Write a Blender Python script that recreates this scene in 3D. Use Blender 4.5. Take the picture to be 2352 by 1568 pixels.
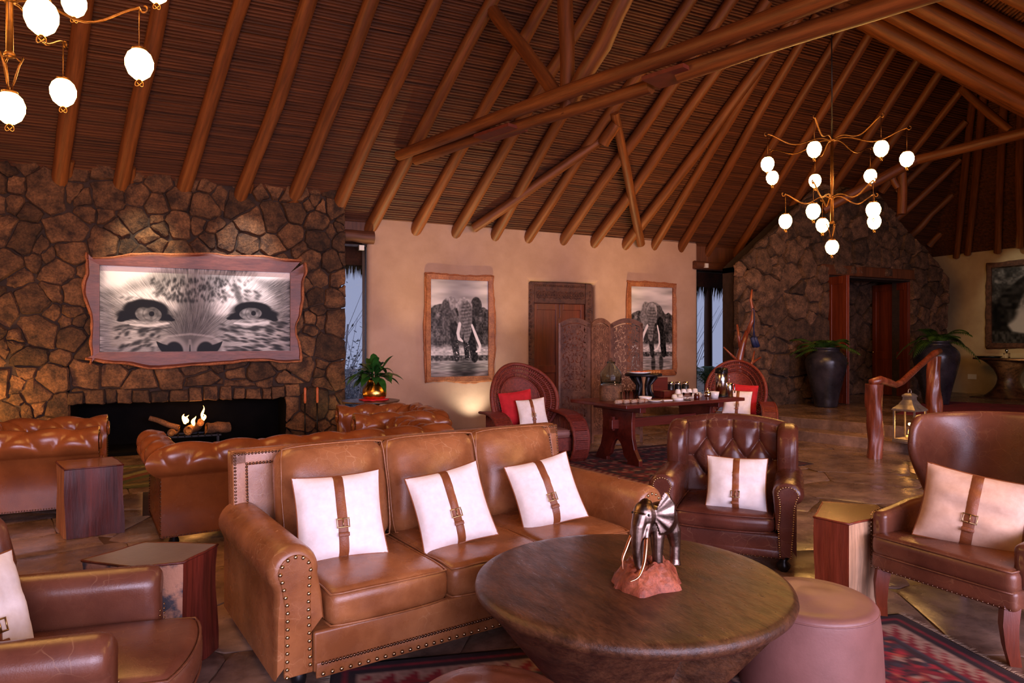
import bpy, math, random
import numpy as np
from mathutils import Vector, Matrix
random.seed(7); np.random.seed(7)
for o in list(bpy.data.objects): bpy.data.objects.remove(o)
SC = bpy.context.scene; COL = SC.collection
PI = math.pi
# ---------------------------------------------------------------- camera, world, light, exposure
F, HY, HC, YAW = 1568.0, 780.0, 1.6, math.radians(25.4)
CS, SN = math.cos(YAW), math.sin(YAW)
cam = bpy.data.cameras.new('camera'); cam.lens = 36*F/2352; cam.sensor_width = 36; cam.shift_y = (HY-784)/2352
cam.clip_end = 200; cam.clip_start = .05
co = bpy.data.objects.new('camera', cam); COL.objects.link(co)
co.location = (0, 0, HC); co.rotation_euler = (PI/2, 0, -YAW); SC.camera = co
vs = SC.view_settings
vs.view_transform = 'Standard'; vs.look = 'None'; vs.gamma = 1; vs.use_curve_mapping = False
vs.exposure = -0.2
W = bpy.data.worlds.new('dusk_sky'); SC.world = W; W.use_nodes = True
bg = W.node_tree.nodes['Background']; bg.inputs[0].default_value = (.56, .62, .95, 1); bg.inputs[1].default_value = .6
def area(name, loc, rot, sx, sy, power, col):
    l = bpy.data.lights.new(name, 'AREA'); l.shape = 'RECTANGLE'; l.size = sx; l.size_y = sy; l.energy = power; l.color = col
    o = bpy.data.objects.new(name, l); COL.objects.link(o); o.location = loc; o.rotation_euler = rot; return o
def spot(name, loc, target, power, col, ang=50, blend=.6, r=.04):
    l = bpy.data.lights.new(name, 'SPOT'); l.energy = power; l.color = col; l.spot_size = math.radians(ang); l.spot_blend = blend; l.shadow_soft_size = r
    o = bpy.data.objects.new(name, l); COL.objects.link(o); o.location = loc
    o.rotation_euler = (Vector(target)-Vector(loc)).to_track_quat('-Z', 'Y').to_euler(); return o
def point(name, loc, power, col, r=.1):
    l = bpy.data.lights.new(name, 'POINT'); l.energy = power; l.color = col; l.shadow_soft_size = r
    o = bpy.data.objects.new(name, l); COL.objects.link(o); o.location = loc; return o
# daylight of the open veranda behind the camera
area('veranda_daylight', (2.5, -4.6, 2.1), (math.radians(71), 0, 0), 12, 2.8, 600, (.84, .72, 1.0)).data.spread = math.radians(96)
WARM = (1, .50, .16)
# picture lights and wall washers of the room
spot('picture_light', (-.55, 9.3, 4.9), (-.55, 10.75, 2.66), 620, (1, .93, .68), 28, .9)
spot('picture_light', (.75, 9.3, 4.9), (.75, 10.75, 2.66), 620, (.92, .94, 1), 28, .9)
spot('wall_washer', (4.55, 10.75, .08), (4.4, 11.2, 1.6), 55, (1, .98, .80), 100, .9)
spot('wall_washer', (8.6, 10.75, .08), (8.5, 11.2, 1.6), 60, (1, .98, .82), 100, .9)
spot('wall_washer', (2.05, 10.35, .08), (2.0, 10.8, 1.6), 10, (1, .95, .55), 100, .9)
for x in (3.3, 5.2, 7.4, 9.1):
    spot('wall_uplight', (x, 10.25, .1), (x+.1, 10.72, 3.9), 430, (1, .70, .30), 46, 1)
point('hearth_side_lamp', (-2.45, 10.2, .8), 75, (1, .55, .15), .12)
spot('picture_light', (15.6, 9.0, 4.3), (16.9, 8.9, 2.6), 40, (.95, 1, .85), 60, .8)
spot('picture_light', (15.4, 8.2, 1.25), (16.9, 8.9, 1.2), 16, (1, .95, .62), 90, .9)
# ---------------------------------------------------------------- calibration helpers (pixel of the photo -> place in the room)
def c2w(cx, d): return (CS*cx+SN*d, -SN*cx+CS*d)
def Pd(px, py, d):
    X, Y = c2w((px-1176)/F*d, d); return Vector((X, Y, HC-(py-HY)/F*d))
def Pg(px, py, z=0.): return Pd(px, py, F*(HC-z)/(py-HY))
def Py(px, py, Y):
    k = (px-1176)/F; return Pd(px, py, Y/(CS-SN*k))
YW, ZT = 11.117, 3.62                     # plaster wall plane and the height where the roof meets it
def Pr(px, py, off=0.):                   # point on the main roof slope  z = ZT + (YW - Y), off below it
    k = (px-1176)/F; a = (HY-py)/F
    d = (ZT+YW-off*1.414-HC)/(a+CS-SN*k); return Pd(px, py, d)
# ---------------------------------------------------------------- materials
def _n(nt, t, **kw):
    n = nt.nodes.new('ShaderNode'+t)
    for k, v in kw.items(): setattr(n, k, v)
    return n
def _in(n, **kw):
    for k, v in kw.items(): n.inputs[k.replace('_', ' ')].default_value = v
def S(r, g, b):
    f = lambda v: (v/255/12.92 if v/255 <= .04045 else ((v/255+.055)/1.055)**2.4)
    return (f(r), f(g), f(b), 1)
MATS = {}
def mat(name, c1, c2=None, scale=4, rough=.5, bump=0., bscale=60, metal=0, stretch=(1, 1, 1), rvar=0., scratch=0., grain=0., emit=None, estr=0, trans=0, ior=1.45, coat=0, objrand=0., attr=None, lo=.35, hi=.65, spec=.5, bdist=.01, sheen=0., smear=None):
    if name in MATS: return MATS[name]
    m = bpy.data.materials.new(name); m.use_nodes = True; nt = m.node_tree; L = nt.links.new
    b = nt.nodes['Principled BSDF']
    b.inputs['Roughness'].default_value = rough; b.inputs['Metallic'].default_value = metal
    b.inputs['Specular IOR Level'].default_value = spec
    if coat: b.inputs['Coat Weight'].default_value = coat; b.inputs['Coat Roughness'].default_value = .15
    if sheen: b.inputs['Sheen Weight'].default_value = sheen
    if trans: b.inputs['Transmission Weight'].default_value = trans; b.inputs['IOR'].default_value = ior
    tc = _n(nt, 'TexCoord'); mp = _n(nt, 'Mapping'); mp.inputs['Scale'].default_value = stretch
    L(tc.outputs['Object'], mp.inputs['Vector'])
    col = None
    if attr:
        a = _n(nt, 'Attribute', attribute_name=attr); col = a.outputs['Color']
    elif c2 is not None:
        nz = _n(nt, 'TexNoise'); _in(nz, Scale=scale, Detail=7., Roughness=.62)
        L(mp.outputs[0], nz.inputs['Vector'])
        rp = _n(nt, 'ValToRGB'); rp.color_ramp.elements[0].color = c1; rp.color_ramp.elements[1].color = c2
        rp.color_ramp.elements[0].position = lo; rp.color_ramp.elements[1].position = hi
        L(nz.outputs[0], rp.inputs[0]); col = rp.outputs[0]
    if grain:                                # fine dark streaks
        g = _n(nt, 'TexNoise'); _in(g, Scale=scale*6, Detail=5., Roughness=.7); L(mp.outputs[0], g.inputs['Vector'])
        r2 = _n(nt, 'ValToRGB'); r2.color_ramp.elements[0].position = .38; r2.color_ramp.elements[1].position = .6
        r2.color_ramp.elements[0].color = (1-grain,)*3+(1,); L(g.outputs[0], r2.inputs[0])
        mx = _n(nt, 'MixRGB', blend_type='MULTIPLY'); mx.inputs[0].default_value = 1
        if col: L(col, mx.inputs[1])
        else: mx.inputs[1].default_value = c1
        L(r2.outputs[0], mx.inputs[2]); col = mx.outputs[0]
    if scratch:                              # pale creases of worn leather
        n0 = _n(nt, 'TexNoise'); _in(n0, Scale=5., Detail=3.); L(tc.outputs['Object'], n0.inputs['Vector'])
        va = _n(nt, 'VectorMath', operation='ADD'); vm = _n(nt, 'VectorMath', operation='SCALE'); vm.inputs['Scale'].default_value = .22
        L(n0.outputs['Color'], vm.inputs[0]); L(tc.outputs['Object'], va.inputs[0]); L(vm.outputs[0], va.inputs[1])
        vo = _n(nt, 'TexVoronoi', feature='DISTANCE_TO_EDGE'); _in(vo, Scale=11.); L(va.outputs[0], vo.inputs['Vector'])
        r3 = _n(nt, 'ValToRGB'); r3.color_ramp.elements[0].position = 0; r3.color_ramp.elements[1].position = .022
        r3.color_ramp.elements[0].color = (1, 1, 1, 1); r3.color_ramp.elements[1].color = (0, 0, 0, 1); L(vo.outputs['Distance'], r3.inputs[0])
        n1 = _n(nt, 'TexNoise'); _in(n1, Scale=3.5, Detail=3.); L(tc.outputs['Object'], n1.inputs['Vector'])
        r4 = _n(nt, 'ValToRGB'); r4.color_ramp.elements[0].position = .45; r4.color_ramp.elements[1].position = .68; L(n1.outputs[0], r4.inputs[0])
        mm = _n(nt, 'Math', operation='MULTIPLY'); L(r3.outputs[0], mm.inputs[0]); L(r4.outputs[0], mm.inputs[1])
        m2 = _n(nt, 'Math', operation='MULTIPLY'); L(mm.outputs[0], m2.inputs[0]); m2.inputs[1].default_value = scratch
        mx = _n(nt, 'MixRGB'); L(m2.outputs[0], mx.inputs[0]); L(col, mx.inputs[1]); mx.inputs[2].default_value = S(226, 176, 128); col = mx.outputs[0]
    if objrand:
        oi = _n(nt, 'ObjectInfo'); mr = _n(nt, 'MapRange'); mr.inputs['To Min'].default_value = 1-objrand; mr.inputs['To Max'].default_value = 1+objrand
        L(oi.outputs['Random'], mr.inputs['Value'])
        mx = _n(nt, 'MixRGB', blend_type='MULTIPLY'); mx.inputs[0].default_value = 1; L(col, mx.inputs[1]); L(mr.outputs[0], mx.inputs[2]); col = mx.outputs[0]
    if col: L(col, b.inputs['Base Color'])
    else: b.inputs['Base Color'].default_value = c1
    if rvar:
        nr = _n(nt, 'TexNoise'); _in(nr, Scale=scale*2.3, Detail=5.); L(mp.outputs[0], nr.inputs['Vector'])
        mr = _n(nt, 'MapRange'); mr.inputs['From Min'].default_value = .3; mr.inputs['From Max'].default_value = .7
        mr.inputs['To Min'].default_value = max(.03, rough-rvar); mr.inputs['To Max'].default_value = min(1, rough+rvar)
        L(nr.outputs[0], mr.inputs['Value']); L(mr.outputs[0], b.inputs['Roughness'])
    if bump:
        nb = _n(nt, 'TexNoise'); _in(nb, Scale=bscale, Detail=8., Roughness=.65); L(mp.outputs[0], nb.inputs['Vector'])
        bp = _n(nt, 'Bump'); bp.inputs['Strength'].default_value = bump; bp.inputs['Distance'].default_value = bdist
        L(nb.outputs[0], bp.inputs['Height']); L(bp.outputs[0], b.inputs['Normal'])
    if emit:
        b.inputs['Emission Color'].default_value = emit; b.inputs['Emission Strength'].default_value = estr
    MATS[name] = m; return m
ZS = (1, 1, .07)      # grain along local z
XS = (.06, 1, 1)      # grain along local x
M_sofa = mat('saddle_leather', S(124, 72, 40), S(168, 108, 66), 3.2, .27, .25, 140, rvar=.1, scratch=.36, bdist=.004)
M_chest = mat('cognac_leather', S(114, 58, 27), S(146, 79, 38), 2.6, .25, .15, 150, rvar=.07, bdist=.004)
M_dark = mat('oxblood_leather', S(76, 38, 29), S(106, 58, 44), 3, .28, .2, 150, rvar=.08, scratch=.22, bdist=.004)
M_arm = mat('chestnut_leather', S(90, 50, 37), S(120, 72, 52), 3, .29, .18, 150, rvar=.08, scratch=.2, bdist=.004)
M_pouf = mat('dusty_rose_leather', S(118, 78, 70), S(144, 98, 90), 2, .45, .2, 90, bdist=.004)
M_strap = mat('tan_strap_leather', S(122, 66, 36), S(150, 86, 48), 8, .4, .3, 120)
M_nail = mat('antique_brass_nail', S(172, 140, 104), S(214, 186, 146), 90, .25, metal=1)
M_dnail = mat('dark_bronze_nail', S(92, 66, 50), S(132, 100, 80), 90, .3, metal=1)
M_linen = mat('ivory_linen', S(236, 224, 218), S(246, 236, 231), 30, .9, .25, 420, bdist=.002, sheen=.2)
M_red = mat('crimson_cotton', S(170, 14, 24), S(196, 24, 36), 12, .85, .2, 300)
M_stone = mat('volcanic_stone', S(66, 42, 27), S(140, 94, 58), 6, .85, 1., 34, objrand=.5, grain=.5, bdist=.03)
M_stone2 = mat('entrance_stone', S(64, 44, 32), S(132, 96, 72), 6, .85, 1., 30, objrand=.45, grain=.5, bdist=.03)
M_mortar = mat('dark_mortar', S(44, 31, 25), S(64, 46, 37), 8, .95, .5, 40)
M_plaster = mat('salmon_plaster', S(174, 138, 114), S(190, 154, 130), 1.4, .9, .35, 9, bdist=.012)
M_plaster2 = mat('ochre_plaster', S(168, 140, 104), S(196, 168, 126), 1.1, .9, .4, 8, bdist=.012)
M_floor = mat('polished_slate', S(92, 70, 60), S(168, 134, 114), 1.5, .27, .5, 9, rvar=.12, objrand=.12, grain=.3, bdist=.006)
M_floorb = mat('slate_joint', S(88, 64, 50), S(118, 88, 68), 3, .5, .4, 30)
M_reed = mat('roof_reed', S(46, 21, 9), S(120, 64, 29), 3, .6, .3, 60, stretch=(.22, 8, 8), grain=.35, lo=.3, hi=.7)
M_pole = mat('gum_pole', S(104, 52, 20), S(146, 82, 34), 4, .52, .35, 30, stretch=ZS, grain=.4, objrand=.12)
M_beamd = mat('dark_beam', S(86, 46, 26), S(120, 68, 38), 4, .6, .3, 30, stretch=ZS, grain=.4)
M_plate = mat('rusted_plate', S(92, 34, 20), S(116, 46, 28), 6, .6)
M_live = mat('live_edge_wood', S(96, 48, 40), S(140, 76, 58), 5, .42, .3, 40, stretch=(.2, 1, 1), grain=.35)
M_live2 = mat('live_edge_pale', S(150, 84, 46), S(190, 118, 70), 6, .5, .5, 40, grain=.4)
M_bark = mat('raw_edge', S(160, 88, 48), S(196, 118, 70), 9, .7, .8, 40, grain=.4)
M_table = mat('carved_brown_wood', S(56, 32, 20), S(104, 66, 42), 16, .36, .6, 120, stretch=(1, .3, 1), rvar=.1, grain=.45, bdist=.004)
M_buffet = mat('rosewood_table', S(74, 24, 20), S(112, 44, 34), 4, .3, .2, 50, stretch=XS, grain=.3)
M_door = mat('mahogany_door', S(92, 36, 20), S(134, 58, 30), 4, .38, .2, 40, stretch=ZS, grain=.3)
M_doord = mat('carved_dark_wood', S(64, 34, 22), S(104, 62, 42), 14, .55, .8, 60)
M_screen = mat('carved_screen_wood', S(92, 56, 44), S(138, 92, 70), 9, .5, .4, 60, grain=.25)
M_wick = mat('burgundy_wicker', S(92, 30, 24), S(132, 52, 38), 40, .45, .6, 160)
M_stump = mat('red_stump_wood', S(110, 40, 26), S(150, 68, 40), 4, .4, .4, 40, stretch=ZS, grain=.4)
M_sap = mat('sapwood', S(190, 116, 66), S(222, 158, 104), 5, .5, .5, 40, stretch=ZS, grain=.35)
M_sapp = mat('pale_sapwood', S(196, 150, 112), S(226, 184, 148), 5, .55, .5, 40, stretch=ZS, grain=.45)
M_stop = mat('polished_stump_top', S(120, 74, 44), S(150, 98, 60), 3, .22, .1, 40, coat=.3)
M_gtop = mat('greyed_stump_top', S(104, 84, 70), S(128, 106, 90), 3, .28, .1, 40, coat=.2)
M_drift = mat('varnished_driftwood', S(112, 48, 30), S(160, 84, 54), 5, .25, .6, 14, stretch=(1, 1, .18), grain=.35, coat=.4, bdist=.02)
M_black = mat('soot_black', S(7, 6, 7), S(14, 12, 12), 4, .9, .3, 30, spec=.1)
M_iron = mat('black_iron', S(24, 22, 24), S(40, 36, 38), 20, .4, metal=.6)
M_brass = mat('hammered_brass', S(212, 150, 66), S(236, 184, 96), 20, .2, .5, 26, metal=1, bdist=.006)
M_bronze = mat('cast_bronze', S(100, 82, 74), S(150, 130, 118), 20, .28, .6, 120, metal=1, bdist=.002)
M_copper = mat('copper_tusk', S(220, 150, 110), S(240, 180, 140), 20, .2, metal=1)
M_gold = mat('gilt_iron', S(104, 70, 38), S(130, 90, 50), 20, .45, metal=1)
M_steel = mat('brushed_steel', S(190, 186, 184), S(214, 210, 208), 30, .16, metal=1)
M_glass = mat('clear_glass', (1, 1, 1, 1), rough=.04, trans=1, ior=1.14)
M_gglass = mat('green_tint_glass', (.80, .96, .90, 1), rough=.04, trans=1, ior=1.18)
M_pane = mat('window_glass', (1, 1, 1, 1), rough=.0, trans=1, ior=1.02)
M_china = mat('white_china', S(238, 232, 228), rough=.2)
M_blackp = mat('black_plastic', S(18, 18, 20), rough=.3)
M_vase = mat('black_glazed_clay', S(26, 26, 34), S(56, 52, 62), 3, .28, .3, 14, rvar=.1, bdist=.01)
M_leaf = mat('glossy_leaf', S(24, 62, 20), S(46, 96, 34), 6, .35)
M_palm = mat('palm_leaf', S(34, 62, 18), S(70, 104, 34), 6, .5)
M_flame = mat('fire_flame', (1, .5, .1, 1), emit=(1, .42, .08, 1), estr=18)
M_globe = mat('lit_globe', (1, .8, .5, 1), emit=(1, .50, .13, 1), estr=72)
M_wax = mat('candle_wax', S(246, 226, 180), rough=.5)
M_log = mat('fire_log', S(92, 60, 40), S(140, 96, 64), 9, .85, .9, 40, grain=.5)
M_cut = mat('log_cut_face', S(206, 140, 72), S(226, 166, 96), 12, .7)
M_zinc = mat('weathered_zinc', S(150, 140, 128), S(186, 176, 164), 14, .4, metal=.8)
M_rock = mat('red_jasper', S(126, 50, 34), S(186, 104, 74), 9, .5, .9, 60, grain=.45, bdist=.006)
M_thatch = mat('dry_thatch', S(70, 54, 34), S(122, 98, 62), 20, .9)
M_bush = mat('grey_scrub', S(78, 84, 92), S(150, 156, 166), 10, .9)
M_twig = mat('bare_twig', S(196, 196, 204), S(222, 222, 228), 10, .9)
M_ground = mat('dry_ground', S(120, 104, 92), S(150, 134, 120), 2, .95)
M_socket = mat('white_plastic', S(226, 220, 212), rough=.4)
M_cloth = mat('scarlet_cloth', S(186, 16, 24), S(206, 30, 36), 20, .85)
M_print = mat('photo_print', (1, 1, 1, 1), rough=.45, attr='Col', spec=.15)
M_rug = mat('woven_wool', (1, 1, 1, 1), rough=.95, attr='Col', bump=.5, bscale=260)
M_fringe = mat('rug_fringe', S(190, 170, 150), rough=.95)
M_food = mat('baked_crust', S(150, 84, 30), S(200, 128, 56), 20, .7, .4, 60)
M_fruit = mat('cut_fruit', S(196, 54, 34), S(232, 150, 90), 26, .4)
M_jam = mat('dark_jam', S(70, 18, 14), rough=.2)
M_paperbark = mat('printed_napkin', S(150, 116, 96), S(206, 178, 156), 40, .9, .2, 60, grain=.4)
M_buckle = mat('brass_buckle', S(170, 142, 98), rough=.3, metal=1)
M_orange = mat('orange_handle', S(186, 84, 40), S(206, 104, 56), 10, .45)
M_blue = mat('navy_strap', S(34, 44, 84), rough=.6)
# ---------------------------------------------------------------- mesh helpers
def V(*a): return Vector(a)
def fr(t):
    t = t.normalized(); u = Vector((0, 0, 1)) if abs(t.z) < .9 else Vector((1, 0, 0))
    a = t.cross(u).normalized(); return a, t.cross(a).normalized()
class MB:
    def __init__(s): s.v = []; s.f = []
    def add(s, v, f):
        o = len(s.v); s.v += [tuple(p) for p in v]; s.f += [tuple(i+o for i in q) for q in f]; return s
    def box(s, x0, x1, y0, y1, z0, z1, M=None):
        v = [Vector((x, y, z)) for x in (x0, x1) for y in (y0, y1) for z in (z0, z1)]
        if M is not None: v = [M @ p for p in v]
        return s.add(v, [(0, 1, 3, 2), (4, 6, 7, 5), (0, 4, 5, 1), (2, 3, 7, 6), (0, 2, 6, 4), (1, 5, 7, 3)])
    def grid(s, fn, nu, nv, cu=False, cv=False):
        U = nu if cu else nu+1; Vn = nv if cv else nv+1
        v = [fn(i/nu, j/nv) for i in range(U) for j in range(Vn)]
        f = [((i % U)*Vn+j % Vn, ((i+1) % U)*Vn+j % Vn, ((i+1) % U)*Vn+(j+1) % Vn, (i % U)*Vn+(j+1) % Vn) for i in range(nu) for j in range(nv)]
        return s.add(v, f)
    def tube(s, pts, r, n=8, caps=True, sx=1., sy=1., close=False):
        pts = [Vector(p) for p in pts]; m = len(pts)
        rr = r if isinstance(r, (list, tuple)) else [r]*m
        v = []; a = None
        for i, p in enumerate(pts):
            t = (pts[(i+1) % m]-pts[i-1]) if close else (pts[min(i+1, m-1)]-pts[max(i-1, 0)])
            if t.length < 1e-9: t = Vector((0, 0, 1))
            t.normalize()
            if a is None: a, b = fr(t)
            else:
                a = (a-t*a.dot(t)); a = a.normalized() if a.length > 1e-6 else fr(t)[0]; b = t.cross(a)
            for k in range(n):
                th = 2*PI*k/n; v.append(p+(a*math.cos(th)*sx+b*math.sin(th)*sy)*rr[i])
        f = [(i*n+k, i*n+(k+1) % n, ((i+1) % m)*n+(k+1) % n, ((i+1) % m)*n+k) for i in range(m if close else m-1) for k in range(n)]
        if caps and not close: f += [tuple(range(n))[::-1], tuple(range((m-1)*n, m*n))]
        return s.add(v, f)
    def lathe(s, prof, n=24, c=(0, 0, 0)):
        m = len(prof); v = [(c[0]+r*math.cos(2*PI*k/n), c[1]+r*math.sin(2*PI*k/n), c[2]+z) for r, z in prof for k in range(n)]
        f = [(i*n+k, i*n+(k+1) % n, (i+1)*n+(k+1) % n, (i+1)*n+k) for i in range(m-1) for k in range(n)]
        if prof[0][0] > 1e-4: f.append(tuple(range(n))[::-1])
        if prof[-1][0] > 1e-4: f.append(tuple(range((m-1)*n, m*n)))
        return s.add(v, f)
    def ell(s, c, r, n=14, m=8, M=None):
        v = []
        for i in range(m+1):
            ph = -PI/2+PI*i/m
            for k in range(n):
                p = Vector((r[0]*math.cos(ph)*math.cos(2*PI*k/n), r[1]*math.cos(ph)*math.sin(2*PI*k/n), r[2]*math.sin(ph)))
                if M is not None: p = M @ p
                v.append(p+Vector(c))
        return s.add(v, [(i*n+k, i*n+(k+1) % n, (i+1)*n+(k+1) % n, (i+1)*n+k) for i in range(m) for k in range(n)])
    def prism(s, poly, t0, t1, ax='y'):
        # polygon in two axes extruded along the third
        n = len(poly)
        def mk(p, t): return {'y': (p[0], t, p[1]), 'x': (t, p[0], p[1]), 'z': (p[0], p[1], t)}[ax]
        v = [mk(p, t0) for p in poly]+[mk(p, t1) for p in poly]
        return s.add(v, [tuple(range(n)), tuple(range(n, 2*n))[::-1]]+[(i, (i+1) % n+0, (i+1) % n+n, i+n)[::-1] for i in range(n)])
    def rbox(s, hx, hy, hz, r, fn=None, k=3, m=4, c=(0, 0, 0)):
        r = min(r, hx*.999, hy*.999, hz*.999)
        def ax(h):
            e = [-h+r*(1-math.cos(PI/2*i/k)) for i in range(k+1)]
            e[0] = -h; inn = [(-h+r)+(2*h-2*r)*j/m for j in range(1, m)]
            e = [-h+r*i/k for i in range(k+1)]
            return e+inn+[-x for x in e[::-1]]
        A = [ax(hx), ax(hy), ax(hz)]; H = [hx, hy, hz]; idx = {}; v = []; f = []
        def vid(p):
            key = tuple(round(x, 6) for x in p)
            if key in idx: return idx[key]
            q = [max(-(H[i]-r), min(H[i]-r, p[i])) for i in range(3)]
            d = Vector([p[i]-q[i] for i in range(3)])
            if d.length > 1e-9: d = d.normalized()*r
            P = Vector(q)+d
            if fn: P = Vector(fn(P.x, P.y, P.z))
            v.append(P+Vector(c)); idx[key] = len(v)-1; return idx[key]
        for a in range(3):
            b, g = (a+1) % 3, (a+2) % 3
            for sg in (-1, 1):
                for i in range(len(A[b])-1):
                    for j in range(len(A[g])-1):
                        q = []
                        for (ii, jj) in ((i, j), (i+1, j), (i+1, j+1), (i, j+1)):
                            p = [0, 0, 0]; p[a] = sg*H[a]; p[b] = A[b][ii]; p[g] = A[g][jj]; q.append(vid(p))
                        if sg < 0: q = q[::-1]
                        if len(set(q)) == 4: f.append(tuple(q))
        return s.add(v, f)
    def dome(s, p, nrm, r):
        a, b = fr(Vector(nrm)); nrm = Vector(nrm).normalized(); p = Vector(p); v = []
        for (q, h) in ((1, 0), (.8, .45)):
            v += [p+(a*math.cos(k*PI/3)+b*math.sin(k*PI/3))*r*q+nrm*r*h for k in range(6)]
        v.append(p+nrm*r*.75)
        f = [(k, (k+1) % 6, 6+(k+1) % 6, 6+k) for k in range(6)]+[(6+k, 6+(k+1) % 6, 12) for k in range(6)]
        return s.add(v, f)
    def build(s, name, m, parent=None, smooth=True, bevel=0, sub=0, solid=0, seg=2, loc=None, M=None, kind=None, ang=None):
        me = bpy.data.meshes.new(name); me.from_pydata(s.v, [], s.f); me.update()
        if m: me.materials.append(m)
        if smooth:
            me.polygons.foreach_set('use_smooth', [True]*len(me.polygons))
            if ang is not None: me.set_sharp_from_angle(angle=math.radians(ang))
        o = bpy.data.objects.new(name, me); COL.objects.link(o)
        if solid: md = o.modifiers.new('s', 'SOLIDIFY'); md.thickness = solid; md.offset = 0
        if bevel:
            md = o.modifiers.new('b', 'BEVEL'); md.width = bevel; md.segments = seg; md.limit_method = 'ANGLE'; md.angle_limit = math.radians(40); md.harden_normals = False
        if sub: md = o.modifiers.new('u', 'SUBSURF'); md.levels = sub; md.render_levels = sub
        if loc: o.location = loc
        if M is not None: o.matrix_world = M
        if parent: o.parent = parent
        if kind: o['kind'] = kind
        return o
def thing(name, label, cat, loc=(0, 0, 0), rz=0., group=None, M=None):
    o = bpy.data.objects.new(name, None); COL.objects.link(o); o.empty_display_size = .1
    if M is not None: o.matrix_world = M
    else: o.location = loc; o.rotation_euler = (0, 0, rz)
    o['label'] = label; o['category'] = cat
    if group: o['group'] = group
    return o
def tag(o, label, cat, group=None):
    o['label'] = label; o['category'] = cat
    if group: o['group'] = group
    return o
def struct(o): o['kind'] = 'structure'; return o
def copy_tree(o, parent=None):
    c = o.copy(); COL.objects.link(c); c.parent = parent
    for ch in list(o.children):
        copy_tree(ch, c)
    return c
def lerp(a, b, t): return a+(b-a)*t
def sst(a, b, x):
    t = max(0., min(1., (x-a)/(b-a))); return t*t*(3-2*t)
_vn = np.random.RandomState(3).rand(64, 64)
def vnoise(x, y):
    xi, yi = int(math.floor(x)), int(math.floor(y)); fx, fy = x-xi, y-yi; fx = fx*fx*(3-2*fx); fy = fy*fy*(3-2*fy)
    g = lambda i, j: _vn[i % 64, j % 64]
    return lerp(lerp(g(xi, yi), g(xi+1, yi), fx), lerp(g(xi, yi+1), g(xi+1, yi+1), fx), fy)*2-1
# a log or pole: mesh along its own z axis, object turned into place
def pole(name, p0, p1, r0, r1, m, parent=None, n=10, wob=.03, seed=0, seg=8):
    p0, p1 = Vector(p0), Vector(p1); L = (p1-p0).length; b = MB(); pts = []; rr = []
    for i in range(seg+1):
        t = i/seg
        pts.append((vnoise(seed*3.7+t*3, 1.5)*wob*math.sin(PI*t), vnoise(seed*5.1+t*3, 7.5)*wob*math.sin(PI*t), L*t))
        rr.append(lerp(r0, r1, t)*(1+.09*vnoise(seed*2.3+t*7, 3.3)))
    b.tube(pts, rr, n)
    q = (p1-p0).to_track_quat('Z', 'Y')
    return b.build(name, m, parent, M=Matrix.LocRotScale(p0, q, None), ang=60)
# ---------------------------------------------------------------- voronoi pieces
def clip(poly, n, c):       # keep n.p <= c
    out = []
    for i in range(len(poly)):
        a, b = poly[i], poly[(i+1) % len(poly)]; da = n[0]*a[0]+n[1]*a[1]-c; db = n[0]*b[0]+n[1]*b[1]-c
        if da <= 0: out.append(a)
        if da*db < 0:
            t = da/(da-db); out.append((a[0]+(b[0]-a[0])*t, a[1]+(b[1]-a[1])*t))
    return out
def cells(x0, x1, y0, y1, size, rnd, asp=1., keep=None, var=.5):
    pts = []; tries = 0
    target = int((x1-x0)*(y1-y0)/(size*size*asp*.8))
    while len(pts) < target and tries < 12000:
        tries += 1; x, y = rnd.uniform(x0, x1), rnd.uniform(y0, y1); q = size*rnd.choice([1-var, 1, 1, 1.15+var*.5])*.86
        if all(((x-a)/asp)**2+(y-b)**2 > (.5*(q+w))**2 for a, b, w in pts): pts.append((x, y, q))
    res = []
    for i, (x, y, q) in enumerate(pts):
        poly = [(x0, y0), (x1, y0), (x1, y1), (x0, y1)]
        for j, (a, b, w) in enumerate(pts):
            if i == j: continue
            dx, dy = a-x, b-y
            D = dx*dx+dy*dy
            if D > (3.2*size)**2*max(1, asp*asp): continue
            k = .5+.35*(q-w)/(q+w)
            poly = clip(poly, (dx, dy), dx*(x+dx*k)+dy*(y+dy*k))
            if len(poly) < 3: break
        if len(poly) >= 3: res.append(((x, y), poly))
    return res
def area2(p): return .5*abs(sum(p[i][0]*p[(i+1) % len(p)][1]-p[(i+1) % len(p)][0]*p[i][1] for i in range(len(p))))
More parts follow.
